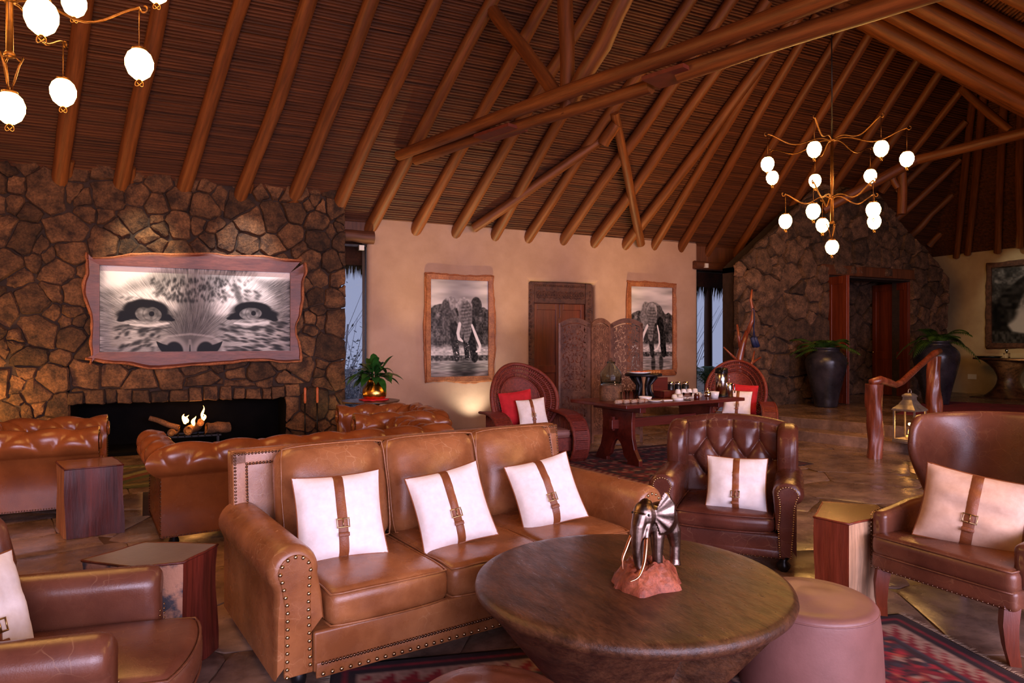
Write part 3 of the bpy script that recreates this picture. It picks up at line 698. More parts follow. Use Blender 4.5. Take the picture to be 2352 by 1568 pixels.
# ---------------------------------------------------------------- chesterfields
def chesterfield(name, label, Wd, Dp, Ht, loc, rz, seats, nt):
    T = thing(name, label, 'sofa' if seats > 1 else 'armchair', loc, rz, 'buttoned chesterfields round the hearth')
    hw, hd = Wd/2, Dp/2; R = .125; r0 = .06
    # path of the wall of the seat: right arm front -> back -> left arm front (wall centre line), seat faces -y
    ins = .13
    P = [(hw-ins, -hd), (hw-ins, hd-ins), (-hw+ins, hd-ins), (-hw+ins, -hd)]
    L1 = Dp-ins; L2 = Wd-2*ins; tot = 2*L1+L2
    def frame(s):
        if s < L1: p = (hw-ins, -hd+s); n = (1, 0)
        elif s < L1+L2: p = (hw-ins-(s-L1), hd-ins); n = (0, 1)
        else: p = (-hw+ins, hd-ins-(s-L1-L2)); n = (-1, 0)
        return p, n
    # section: outwards offset o, height z; from outside bottom over the roll to the inside bottom
    sec = [(.10, .09), (.10, .25), (.10, Ht-2.05*R)]
    nr = 18
    for i in range(nr+1):
        a = math.radians(lerp(-62, 196, i/nr)); sec.append((.075+R*math.cos(a), Ht-R+R*math.sin(a)))
    for t in (.25, .5, .75, 1.): sec.append((lerp(.075-R, -.06, t), lerp(Ht-R-.03, .36, t)))
    pit = tot/round(tot/.165)
    ns = int(tot/.0185); v = []; m = len(sec)
    acc = [0]
    for i in range(1, m): acc.append(acc[-1]+math.hypot(sec[i][0]-sec[i-1][0], sec[i][1]-sec[i-1][1]))
    ss = []
    s = 0
    while s < tot-1e-6: ss.append(s); s += tot/ns
    for c in (L1, L1+L2):
        ss += [c-1e-4, c+1e-4]
    ss = sorted(ss+[tot])
    for s in ss:
        p, n = frame(s)
        for j, (o, z) in enumerate(sec):
            d = 0
            if j > 3:
                q = (acc[j]-acc[4])/(acc[-1]-acc[4])*3.0
                # buttons in a diamond lattice, soft pillows between
                a_ = (s/pit+q)*.5; b_ = (s/pit-q)*.5
                h = (abs(math.sin(PI*a_))*abs(math.sin(PI*b_)))**.5
                d = (h-.55)*.05*sst(0, .35, q)*(1-sst(2.6, 3, q))
                if q < .9:  d += -.012*(1-min(1, abs(((s/pit)*.5 % 1)-.5)*2/.16))*-1*0
            oo = o+d*(1 if o > .02 else -1); zz = z+d*.7
            # mitre: offsets spread at the two back corners
            x, y = p[0]+n[0]*oo, p[1]+n[1]*oo
            if n == (0, 1): x = max(-(hw-ins)-oo, min(hw-ins+oo, p[0]*(1+oo/(hw-ins))))
            elif n[0]: y = min(p[1]*1., p[1]) + (oo if 0 else 0); y = -hd+(p[1]+hd)*(1+oo/L1)
            v.append((x, y, zz))
    k = len(ss); f = [(i*m+j, i*m+j+1, (i+1)*m+j+1, (i+1)*m+j) for i in range(k-1) for j in range(m-1)]
    f += [tuple(range(m))[::-1], tuple(range((k-1)*m, k*m))]
    body = MB().add(v, [q[::-1] for q in f]).build('body', M_chest, T, ang=60)
    nb = MB()
    for s in (-1, 1):   # scrolled arm fronts
        MB().lathe([(.0001, .018), (R*.55, .016), (R*.62, 0)], 18).build('scroll', M_chest, body, M=Matrix.Translation((s*(hw-ins+.075), -hd-.004, Ht-R)) @ Matrix.Rotation(PI/2, 4, 'X'))
        nails_along(nb, [(s*(hw-ins+.075)+R*.8*math.cos(a/8*PI), -hd-.003, Ht-R+R*.8*math.sin(a/8*PI)) for a in range(-2, 11)], (0, -1, 0), .022, .007)
        nails_along(nb, [(s*(hw-.03), -hd-.003, .1), (s*(hw-.03), -hd-.003, Ht-.25)], (0, -1, 0), .022, .007)
        nails_along(nb, [(s*(hw-.028), hd-.028, .1), (s*(hw-.028), hd-.028, Ht-.23)], (s, 1, 0), .03, .008)
        nails_along(nb, [(s*(hw-.028), -hd, Ht-.225), (s*(hw-.028), hd-.03, Ht-.225)], (s, 0, 0), .034, .007)
        nails_along(nb, [(s*(hw-.028), -hd, .1), (s*(hw-.028), hd-.03, .1)], (s, 0, 0), .02, .007)
    nails_along(nb, [(-hw+.03, hd-.028, .1), (hw-.03, hd-.028, .1)], (0, 1, 0), .02, .007)
    nb.build('nailheads', M_dnail, T, kind='stuff')
    iw = Wd-2*ins-.1
    MB().rbox(iw/2+.1, hd-.03, .1, .02, c=(0, -.02, .18)).build('base', M_chest, T)
    for i in range(seats):
        cushion('seat_cushion', M_chest, T, iw/seats/2-.004, hd-.1, .075, .05, .02, .0, (-iw/2+(i+.5)*iw/seats, -.09, .35))
    for sx in (-1, 1):
        for sy in (-1, 1): MB().lathe([(.022, 0), (.04, .03), (.028, .07), (.035, .09)], 12, (sx*(hw-.13), sy*(hd-.13), 0)).build('foot', M_iron, T)
    return T
chesterfield('chesterfield_sofa', 'long buttoned cognac chesterfield sofa turned to the fire', 2.42, .98, .80, (.93, 6.42, 0), PI+math.radians(7), 3, 0)
chesterfield('chesterfield_armchair', 'buttoned chesterfield armchair cut off at the left edge', 1.14, 1.02, .80, (-1.26, 7.78, 0), PI/2+.03, 1, 0)
chesterfield('chesterfield_armchair', 'buttoned chesterfield armchair beside the plant in brass pot', 1.10, 1.0, .80, (2.12, 7.84, 0), -PI/2-.02, 1, 0)
# ---------------------------------------------------------------- buttoned wing chair
wy = math.radians(-48)
wc = thing('wing_chair', 'dark leather wing chair with buttoned back and one white cushion', 'armchair', (3.72, 3.99, 0), wy); wc.scale = (1.2, 1.1, 1.0)
hw = .40; yf = -.40
sb = MB().rbox(hw-.06, .36, .085, .03, c=(0, -.02, .185)).build('seat_base', M_dark, wc)
MB().rbox(hw-.06, .012, .03, .01, c=(0, yf+.03, .13), k=1, m=1).build('front_rail', M_dark, wc)
nb = MB(); nails_along(nb, [(-hw+.05, yf+.012, .105), (hw-.05, yf+.012, .105)], (0, -1, 0), .022, .006); nb.build('nail_trim', M_dnail, wc, kind='stuff')
cushion('seat_cushion', M_dark, wc, .285, .32, .062, .05, .028, .035, (0, -.08, .325), seed=4)
btn = [(-.17, .80), (0, .80), (.17, .80), (-.255, .655), (-.085, .655), (.085, .655), (.255, .655), (-.17, .51), (0, .51), (.17, .51)]
def wback(u, v):
    x = (u-.5)*.66; top = .955-.05*(abs(x)/.33)**2.2; z = lerp(.34, top, v)
    y = .24+.16*(z-.34)+.03*math.cos(u*PI*2)*0
    dmin = min(math.hypot(x-bx, z-bz) for bx, bz in btn)
    ln = 9
    # diamond pleats and channels to the top edge
    for (ax, az) in btn:
        for (cx, cz) in btn:
            if az > cz and abs(az-cz-.145) < .02 and abs(ax-cx) < .1:
                t = max(0, min(1, ((x-ax)*(cx-ax)+(z-az)*(cz-az))/((cx-ax)**2+(cz-az)**2))); ln = min(ln, math.hypot(x-ax-t*(cx-ax), z-az-t*(cz-az)))
        if az > .75: ln = min(ln, abs(x-ax) if z > az else 9)
        if az > .6 and abs(ax) > .2: ln = min(ln, math.hypot(max(0, abs(ax)-abs(x)), (z-az)) if abs(x) > abs(ax) and ax*x > 0 else 9)
    d = .045*(1-math.exp(-(dmin/.045)**1.5))*.6+.030*(1-math.exp(-(ln/.014)**1.1))
    ed = sst(0, .1, min(v, 1-v))*1.; eu = sst(0, .08, min(u, 1-u))
    return (x, y+.03-d*eu-.02*ed, z)
bk = MB().grid(wback, 100, 84).grid(lambda u, v: (lambda p: (p[0], .24+.16*(p[2]-.34)+.10, p[2]))(wback(1-u, v)), 20, 10)
bk.tube([(wback(i/20, 1)[0], .24+.16*(wback(i/20, 1)[2]-.34)+.055, wback(i/20, 1)[2]-.012) for i in range(21)], .055, 10)
bo = bk.build('backrest', M_dark, wc)
for (bx, bz) in btn[:7]: MB().ell((bx, .24+.16*(bz-.34)+.012, bz), (.013, .014, .013), 8, 6).build('button', M_dark, bo)
for s in (-1, 1):
    # wing: bulged slab in the y-z plane
    poly = [(.36, .5), (.40, .93), (.33, .945), (.22, .93), (.13, .87), (.10, .76), (.11, .66), (.13, .56), (.12, .5)]
    MB().prism([(y, z) for y, z in poly], s*.285, s*.41, 'x').build('wing', M_dark, wc, bevel=.055, seg=4, ang=50)
    prof = rollprof(-.40, -.285, .105, .28, -.355, .545, .085, 14)
    arm = sweep_y(MB(), prof, yf, .30, .04, -s).build('arm', M_dark, wc, ang=45)
    pts = [(-.355+.055*math.cos(math.radians(lerp(215, -35, i/10))), .545+.055*math.sin(math.radians(lerp(215, -35, i/10)))) for i in range(11)]
    poly = [(-.372, .12), (-.383, .3), (-.388, .46)]+pts+[(-.315, .45), (-.305, .3), (-.315, .12)]
    poly = [(-s*x, z) for x, z in poly]
    if s < 0: poly = poly[::-1]
    MB().prism(poly, yf-.005, yf+.02, 'y').build('arm_front', M_dark, arm, bevel=.005, ang=30)
    nb = MB(); nails_along(nb, [(x*.995, yf-.005, z) for x, z in (poly if s > 0 else poly)], (0, -1, 0), .0155, .006); nb.build('nailheads', M_nail, arm, kind='stuff')
    MB().lathe([(.018, 0), (.036, .03), (.04, .05), (.022, .075), (.035, .11)], 14, (s*.33, yf+.07, 0)).build('foot', M_blackp, wc)
    MB().box(s*.30-.02, s*.30+.02, .27, .31, 0, .12).build('rear_leg', M_blackp, wc, smooth=False)
seated(1690, 1172, .385, .42, .38, wy, .30, 0, 'white cushion with belt strap on the buttoned wing chair', seed=5, buckle=.72)
# ---------------------------------------------------------------- high-backed chair at the right
ry = math.radians(-88)
rc = thing('high_wing_chair', 'smooth brown leather chair with tall curved wings at the right edge', 'armchair', (4.02, 2.33, 0), ry)
# local: front -y ; front legs at y=-.40
MB().rbox(.38, .42, .055, .03, c=(0, 0, .325)).build('seat_base', M_arm, rc)
cushion('seat_cushion', M_arm, rc, .372, .41, .06, .04, .02, .0, (0, -.02, .415), seed=7)
def shell(u, v):
    s = u*2-1; z = lerp(.30, 1.17-.03*abs(s), v)
    a = s*PI*.5
    k = sst(.50, .98, z)                       # wings grow with height
    fwd = lerp(.20, .46, k)*(1-.0*k)
    if z > 1.05: fwd *= 1-.25*((z-1.05)/.12)**2
    e = 2.6
    cx = math.copysign(abs(math.sin(a))**(2/e), s)*.385*(1+.04*k); cy = abs(math.cos(a))**(2/e)
    y = lerp(.36-fwd, .36, cy)+.14*(z-.4)
    return (cx, y, z)
MB().grid(shell, 44, 22).build('backrest', M_arm, rc, solid=.055, sub=1)
for s in (-1, 1):
    MB().rbox(.045, .30, .135, .035, lambda x, y, z: (x, y, z-(.05 if z > 0 else 0)*sst(.1, -.3, y)), c=(s*.375, -.06, .51), k=3).build('arm', M_arm, rc)
    nb = MB(); nails_along(nb, [(s*.422, -.35, .28), (s*.422, -.35, .58), (s*.422, .1, .62)], (s, 0, 0), .024, .006); nb.build('nailheads', M_nail, rc, kind='stuff')
    # curved front leg and plain rear leg
    pts = [(s*.33, -.37, .29), (s*.333, -.39, .2), (s*.338, -.385, .1), (s*.345, -.36, 0)]
    MB().tube(pts, [.042, .04, .034, .028], 4, sx=1.2, sy=1.2).build('leg', M_door, rc, ang=40)
    MB().tube([(s*.32, .33, .29), (s*.32, .40, 0)], [.035, .025], 4).build('leg', M_door, rc, ang=40)
nb = MB(); nails_along(nb, [(-.37, -.424, .285), (.37, -.424, .285)], (0, -1, 0), .025, .006); nb.build('nail_trim', M_dnail, rc, kind='stuff')
M_linen2 = mat('oatmeal_linen', S(214, 176, 150), S(226, 190, 164), 30, .9, .25, 420, bdist=.002)
seated(2215, 1260, .46, .50, .42, ry+.48, .30, .16, 'oatmeal cushion with belt strap on the high winged chair', seed=6, buckle=.62, mt=M_linen2)
# ---------------------------------------------------------------- armchair in the left foreground
la = math.radians(80.5)
lc = thing('club_armchair', 'chestnut leather armchair cut off by the lower left corner', 'armchair', (-.50, 3.035, 0), la)
for s in (-1, 1):
    prof = rollprof(-.41, -.29, .1, .28, -.355, .545, .082, 14)
    arm = sweep_y(MB(), prof, -.34, .34, .05, -s).build('arm', M_arm, lc, ang=45)
    nb = MB(); nails_along(nb, [(-s*.40, -.345, .12), (-s*.395, -.345, .45)], (0, -1, 0), .02, .006); nails_along(nb, [(-s*.31, -.345, .12), (-s*.315, -.345, .45)], (0, -1, 0), .02, .006); nb.build('nailheads', M_nail, arm, kind='stuff')
    MB().prism([(.24, .45), (.20, .68), (.24, .86), (.34, .92), (.46, .90), (.44, .45)], -s*.30, -s*.40, 'x').build('wing', M_arm, lc, bevel=.045, seg=4, ang=50)
    for y in (-.32, .32): MB().lathe([(.02, 0), (.035, .05), (.03, .11)], 12, (s*.33, y, 0)).build('foot', M_blackp, lc)
MB().rbox(.33, .38, .09, .03, c=(0, -.03, .19)).build('seat_base', M_arm, lc)
cushion('seat_cushion', M_arm, lc, .295, .40, .07, .05, .03, .05, (0, -.10, .345), seed=9)
MB().rbox(.33, .07, .34, .06, lambda x, y, z: (x, y+.18*z-.03*(1-(x/.33)**2), z), c=(0, .38, .62)).build('backrest', M_arm, lc)
pillow('white cushion with belt strap on the chestnut armchair', PM(xf(lc, (-.05, .19, .60)), la-.35, .35, .1), .46, .42, seed=8)
# ---------------------------------------------------------------- poufs
def pouf(label, loc, r, h, m, seed):
    T = thing('leather_pouf', label, 'pouf', loc, seed)
    def fn(u, v):
        a = 2*PI*u; q = 1+.02*vnoise(u*9+seed, v*4)
        if v < .62:
            t = v/.62; e = max(0, (t-.78)/.22); rr = r*(1.06-.10*t**1.5)-.16*r*e**2.2; z = h*.955*(t-.10*e*e*e)/.9 if t > .78 else h*.955*t/.9*(.9+.1*min(1, (1-t)/.22))
            z = h*.955*(1-(1-t)**1.0) if 0 else h*.95*math.sin(min(1, t)*PI/2)**.9
        else:
            t = (v-.62)/.38; rr = r*.80*(1-t); z = h*(.95+.05*math.sin(t*PI/2))+.012*vnoise(math.cos(a)*2*(1-t)+seed, math.sin(a)*2*(1-t))*math.sin(PI*min(1, t+.2))
        return (rr*q*math.cos(a), rr*q*math.sin(a), z)
    MB().grid(fn, 48, 34, cu=True).build('cover', m, T)
    MB().tube([(fn(i/48, .47)[0]*1.0, fn(i/48, .47)[1]*1.0, fn(i/48, .47)[2]) for i in range(48)], .004, 6, close=True).build('seam', m, T)
    return T
pp = Pg(1858, 1357, .43)
pouf('dusty rose leather pouf between the round table and stump', (pp.x, pp.y, 0), .292, .43, M_pouf, 2)
pq = Pg(1130, 1560, .40)
pouf('brown leather pouf at the bottom edge before the sofa', (pq.x-.06, pq.y-.12, 0), .27, .42, M_arm, 5)
# ---------------------------------------------------------------- round carved table
ct = thing('round_coffee_table', 'large round carved brown wooden table with flared base', 'table', (1.81, 2.56, 0), 0)
TR, TZ = .705, .53
b = MB().lathe([(.0001, TZ), (TR-.06, TZ), (TR-.025, TZ-.002), (TR-.006, TZ-.012), (TR, TZ-.03), (TR-.006, TZ-.048), (TR-.022, TZ-.064), (TR-.045, TZ-.075), (.0001, TZ-.085)], 96)
b.build('table_top', M_table, ct, ang=60)
def ctb(u, v):
    a = 2*PI*u; z = lerp(TZ-.066, 0, v); t = z/(TZ-.066)
    ro = .28+.392*t**.92+.05*(1-sst(0, .2, t))
    cut = 0
    for ac in (-1.48, 1.66):
        da = abs((a-ac+PI) % (2*PI)-PI); cut = max(cut, 1-sst(.34, .44, da))
    ri = .16+.5*max(0, (t-.90)/.10)**.5*.9
    r = lerp(ro, min(ro, ri), cut*(1 if t < .985 else 0))
    return (r*math.cos(a), r*math.sin(a), z)
MB().grid(ctb, 160, 40, cu=True).build('pedestal', M_table, ct)
# ---------------------------------------------------------------- elephant figurine
ep = Pg(1492, 1338, TZ)
el = thing('elephant_statuette', 'bronze elephant statuette with long tusks on red rock', 'figurine', (ep.x+.03, ep.y+.02, TZ), math.radians(-66)); el.scale = (1.17, 1.17, 1.17)
# local: elephant faces -y, base below
def rockf(u, v):
    a = 2*PI*u; q = math.sin(v*PI/2)
    rx, ry = .118, .165
    k = 1+.16*vnoise(u*11, 2)+.08*vnoise(u*29, v*5)
    z = .078*(1-v**4)*(.92+.25*vnoise(math.cos(a)*2.2*v+4, math.sin(a)*2.2*v))
    return (rx*k*v*math.cos(a), ry*k*v*math.sin(a)-.02, max(0, z)+.008*vnoise(u*40, v*14)*(1 if v < .96 else 0)+.004*(v < .99))
MB().grid(lambda u, v: rockf(1-u, v), 60, 22, cu=True).build('rock_base', M_rock, el, ang=35)
eb = MB(); Z0 = .055
eb.ell((0, .055, Z0+.168), (.062, .092, .066), 20, 14)
eb.ell((0, -.01, Z0+.175), (.05, .05, .06), 18, 12)
eb.ell((0, -.062, Z0+.205), (.043, .046, .054), 18, 12)
eb.ell((0, -.05, Z0+.24), (.026, .028, .026), 14, 10)
for s in (-1, 1):
    eb.tube([(s*.024, -.012, Z0+.175), (s*.032, -.02, Z0+.12), (s*.034, -.024, Z0+.06), (s*.034, -.02, Z0+.008), (s*.034, -.022, Z0-.014)], [.028, .027, .02, .02, .026], 12)
    eb.tube([(s*.022, .09, Z0+.17), (s*.032, .105, Z0+.12), (s*.036, .115, Z0+.06), (s*.036, .112, Z0+.008), (s*.036, .11, Z0-.014)], [.03, .031, .021, .02, .026], 12)
    eb.tube([(s*.02, -.075, Z0+.175), (s*.026, -.092, Z0+.15), (s*.03, -.1, Z0+.13)], [.018, .014, .010], 10)
eb.tube([(0, -.085, Z0+.21), (0, -.105, Z0+.17), (0, -.112, Z0+.12), (0, -.112, Z0+.07), (.002, -.108, Z0+.03), (.012, -.10, Z0+.008), (.03, -.09, Z0+.0)], [.031, .027, .022, .018, .015, .013, .010], 14)
eb.tube([(0, .135, Z0+.19), (.005, .15, Z0+.15), (.0, .145, Z0+.09)], [.007, .005, .004], 8)
for s in (-1, 1):
    def ear(u, v):                            # fan-shaped sheet from the side of the head, rippled along its edge
        ph = lerp(1.35, -1.45, v); rr = lerp(.012, .086*(1 if s > 0 else .62)*(1-.12*max(0, -ph)), u); a_ = (.50 if s > 0 else 1.2)+.25*u
        o_ = rr*math.cos(ph*.78); zz = rr*math.sin(ph)*1.0+.004
        rip = .005*math.sin(v*24)*u
        return (s*(.030+o_*math.cos(a_)), -.045+o_*math.sin(a_)+rip-.004*u, Z0+.205+zz)
    me_ = MB().grid(ear, 10, 22); eb.add([(x, y-.0062, z) for x, y, z in me_.v]+[(x, y+.0062, z) for x, y, z in me_.v], me_.f+[tuple(i+len(me_.v) for i in q[::-1]) for q in me_.f])
    n1_, n2_ = 11, 23; off = len(eb.v)-2*len(me_.v); N_ = len(me_.v)
    bd_ = [i*n2_ for i in range(n1_)]+[(n1_-1)*n2_+j for j in range(1, n2_)]+[i*n2_+n2_-1 for i in range(n1_-2, -1, -1)]+[j for j in range(n2_-2, 0, -1)]
    eb.f += [(off+bd_[i], off+bd_[(i+1) % len(bd_)], off+N_+bd_[(i+1) % len(bd_)], off+N_+bd_[i]) for i in range(len(bd_))]
import bmesh
bd = eb.build('body', M_bronze, el)
bm_ = bmesh.new(); bm_.from_mesh(bd.data); bmesh.ops.recalc_face_normals(bm_, faces=bm_.faces); bm_.to_mesh(bd.data); bm_.free()
md = bd.modifiers.new('r', 'REMESH'); md.mode = 'VOXEL'; md.voxel_size = .0028; md.use_smooth_shade = True
md = bd.modifiers.new('k', 'SMOOTH'); md.factor = .5; md.iterations = 3
for s in (-1, 1):
    k = 1 if s > 0 else .85
    def crv(P_):
        P_ = [Vector(p) for p in P_]; o_ = []
        for i in range(len(P_)-1):
            a0_, b0_, c0_, d0_ = P_[max(0, i-1)], P_[i], P_[i+1], P_[min(len(P_)-1, i+2)]
            for q in range(5):
                t = q/5; o_.append(.5*((2*b0_)+(c0_-a0_)*t+(2*a0_-5*b0_+4*c0_-d0_)*t*t+(3*b0_-a0_-3*c0_+d0_)*t**3))
        return o_+[P_[-1]]
    tk = crv([(s*.03, -.10, Z0+.132), (s*.038, -.118, Z0+.095), (s*.044, -.142, Z0+.05), (s*.040, -.172*k, Z0+.012), (s*.024, -.205*k, Z0+.0)][:4 if s < 0 else 5]); MB().tube(tk, [lerp(.0088, .0016, (i/(len(tk)-1))**1.6) for i in range(len(tk))], 10).build('tusk', M_copper, el)
    MB().ell((s*.034, -.088, Z0+.215), (.005, .005, .005), 8, 6).build('eye', M_blackp, el)
# ---------------------------------------------------------------- stumps
M_stumpd = mat('dark_red_heartwood', S(70, 22, 16), S(112, 42, 28), 4, .4, .5, 40, stretch=ZS, grain=.5)
def stump(label, pts, h, msides, mtop, top=None, seed=0, notch=False):
    cx = sum(p[0] for p in pts)/len(pts); cy = sum(p[1] for p in pts)/len(pts)
    T = thing('stump_table', label, 'side table', (cx, cy, 0), 0, 'tree-trunk side tables')
    n = len(pts); loc = [(p[0]-cx, p[1]-cy) for p in pts]
    if sum(loc[i][0]*loc[(i+1) % n][1]-loc[(i+1) % n][0]*loc[i][1] for i in range(n)) < 0: loc = loc[::-1]; msides = [msides[(n-2-i) % n] for i in range(n)]
    ring = []
    K = 7
    for i in range(n):
        a, c = loc[i], loc[(i+1) % n]
        for j in range(K): ring.append((i, lerp(a[0], c[0], j/K), lerp(a[1], c[1], j/K)))
    def at(i, z):
        i %= len(ring); k, x, y = ring[i]; w = 1+.05*vnoise(i*.45+seed, z*3+seed)+.02*vnoise(i*1.3, z*9)
        return (x*w, y*w, z)
    for sd in range(n):
        b = MB()
        b.grid(lambda u, v: at(sd*K+int(round(u*K)), v*h), K, 10); b.build('side', msides[sd % len(msides)], T, ang=40)
    m = len(ring)
    MB().add([at(i, h) for i in range(m)]+[(0, 0, h)], [(i, (i+1) % m, m) for i in range(m)]).build('top', mtop, T, smooth=False)
    MB().add([at(i, 0) for i in range(m)]+[(0, 0, 0)], [((i+1) % m, i, m) for i in range(m)]).build('underside', mtop, T, smooth=False)
    MB().tube([at(i, h-.004) for i in range(m)], .007, 5, close=True).build('rim', msides[0], T)
    return T
stump('reddish wooden stump block between the two chesterfields', [(-.885, 6.457), (-.485, 6.514), (-.60, 6.98), (-1.02, 6.94)], .565, [M_stumpd, M_sap, M_stump, M_sap], M_stop, seed=2)
M_lich = mat('peeling_bark', S(60, 56, 62), S(166, 118, 92), 7, .8, .9, 30, lo=.45, hi=.55)
stump('dark stump with grey top behind the chestnut armchair', [(-.02, 3.62), (.14, 3.86), (-.20, 4.06), (-.46, 3.86), (-.22, 3.63)], .54, [M_stumpd, M_stumpd, M_stumpd, M_lich, M_lich], M_gtop, seed=9)
a0, a1, a2 = Pg(1882, 1330), Pg(1968, 1385), Pg(2045, 1345)
stump('stump with pale sapwood between the two wing chairs', [tuple(Pg(x_, y_, .53).xy) for x_, y_ in ((1872, 1185), (1950, 1202), (2036, 1182), (2012, 1160), (1889, 1152))], .53, [M_stump, M_sapp, M_sapp, M_stump, M_stump], M_stop, seed=14)
# ---------------------------------------------------------------- fireplace contents
g = thing('fire_grate', 'black iron fire grate in the hearth', 'grate', (.05, YS+.42, .04))
b = MB()
for i in range(9): b.box(-.36+i*.09-.008, -.36+i*.09+.008, -.2, .2, .14, .155)
b.box(-.4, .4, -.2, -.185, .135, .16).box(-.4, .4, .185, .2, .135, .16)
b.build('bars', M_iron, g, smooth=False)
for s in (-1, 1):
    for y in (-.18, .18): MB().box(s*.36-.012, s*.36+.012, y-.012, y+.012, 0, .14).build('leg', M_iron, g, smooth=False)
def flog(label, p0, p1, r, seed):
    T = thing('fire_log', label, 'log', p0, 0, 'logs burning in the hearth'); d = Vector(p1)-Vector(p0)
    o = pole('bark', (0, 0, 0), d, r, r*.9, M_log, T, n=12, seed=seed, seg=6)
    q = d.to_track_quat('Z', 'Y').to_matrix().to_4x4()
    MB().lathe([(.0001, 0), (r*.85, 0)], 12).build('cut_face', M_cut, T, M=Matrix.Translation(d*-.012) @ q)
gx, gy = .05, YS+.42
flog('short log with orange cut end lying at the front of the fire', (gx-.05, gy-.2, .27), (gx+.10, gy+.15, .30), .065, 1)
flog('thin pale log leaning up at the left of the fire', (gx-.17, gy-.02, .30), (gx-.56, gy+.10, .45), .042, 2)
flog('round log stacked on top under the tall flame', (gx+.12, gy-.16, .37), (gx+.14, gy+.2, .37), .05, 3)
flog('dark bark log lying at the right of the fire', (gx+.2, gy-.05, .28), (gx+.52, gy+.02, .27), .085, 4)
flog('short log at the left foot of the fire', (gx-.27, gy-.2, .25), (gx-.20, gy+.15, .25), .05, 5)
ft = thing('fire_flames', 'small orange flames rising from the logs', 'fire', (gx, gy, .3))
def flame(x, y, z, h, w, seed):
    b = MB(); pts = []; rr = []
    for i in range(9):
        t = i/8; pts.append((x+.03*math.sin(t*5+seed)*t, y+.01*math.sin(t*3+seed), z+h*t)); rr.append(max(.001, w*math.sin(PI*(t*.85+.12))**1.3*(1-t*.55)))
    b.tube(pts, rr, 8); return b.build('flame', M_flame, ft)
flame(-.09, -.1, .06, .15, .045, 1); flame(-.055, -.1, .08, .11, .03, 2); flame(.03, -.1, .03, .14, .035, 3); flame(.145, -.1, .12, .2, .022, 4); flame(.165, -.1, .10, .10, .028, 5)
point('fire_glow', (gx, gy-.25, .5), 9, (1, .4, .1), .08)
for i, x in enumerate((1.60, 1.78)):
    T = thing('fire_iron', ('left' if i == 0 else 'right')+' of the two fire irons with orange handles by the hearth', 'fire iron', (x, YS-.16, 0), 0, 'fire irons')
    MB().tube([(0, 0, .02), (0, .02, .66)], .011, 8).build('shaft', M_iron, T)
    MB().lathe([(.014, .64), (.02, .68), (.017, .78), (.02, .86), (.008, .88)], 10).build('handle', M_orange, T)
    MB().lathe([(.05, 0), (.05, .012), (.02, .02)], 12).build('foot', M_iron, T)
# ---------------------------------------------------------------- round side table with plant
pt = Pg(852, 919, .78)
T = thing('round_side_table', 'small round wooden table under the plant by the window', 'side table', (pt.x, pt.y, 0))
MB().lathe([(.36, .755), (.385, .765), (.385, .78), (.0001, .782)], 40).build('table_top', M_table, T, ang=40)
MB().lathe([(.16, 0), (.16, .02), (.05, .06), (.06, .5), (.09, .7), (.18, .757)], 20).build('pedestal', M_table, T)
tag(MB().add([(.19*math.cos(a*PI/10)*(1+.12*math.cos(a*2.7))+pt.x+.04, .19*math.sin(a*PI/10)*(1+.1*math.sin(a*1.9))+pt.y, .789+.004*(a % 2)) for a in range(20)]+[(pt.x+.04, pt.y, .793)], [(a, (a+1) % 20, 20) for a in range(20)]).build('cloth_mat', M_cloth, solid=.01), 'red cloth mat under the brass pot', 'mat')
T = thing('brass_pot', 'round hammered brass pot on the red cloth', 'pot', (pt.x+.05, pt.y, .796))
MB().lathe([(.10, 0), (.15, .02), (.165, .07), (.155, .13), (.11, .20), (.09, .25), (.10, .28), (.085, .28), (.08, .2)], 28).build('body', M_brass, T)
pl = thing('potted_lily', 'dark green broad-leaved plant growing from the brass pot', 'plant', (pt.x+.05, pt.y, 1.0))
rn = random.Random(3)
def leaf(b, base, az, up, L, w, droop):
    d = V(math.cos(az), math.sin(az), 0); pts = []; n = 8
    for i in range(n+1):
        t = i/n; pts.append(Vector(base)+d*(L*t*math.cos(up)*(1-.1*t))+V(0, 0, L*(math.sin(up)*t-droop*t*t)))
    v = []; side = V(-d.y, d.x, 0)
    for i, p in enumerate(pts):
        t = i/n; ww = w*(.06 if t < .25 else math.sin(PI*min(1, (t-.22)/.78))**.8+.02)
        v += [p-side*ww+V(0, 0, .25*ww), p, p+side*ww+V(0, 0, .25*ww)]
    b.add(v, [(i*3+k, i*3+k+1, (i+1)*3+k+1, (i+1)*3+k) for i in range(n) for k in range(2)])
for i in range(54):
    b = MB(); az = rn.uniform(0, 2*PI); up = rn.uniform(.35, 1.45)
    leaf(b, (rn.uniform(-.04, .04), rn.uniform(-.04, .04), .06), az, up, rn.uniform(.38, .60), rn.uniform(.045, .07), rn.uniform(.25, .85))
    b.build('leaf', M_leaf, pl)
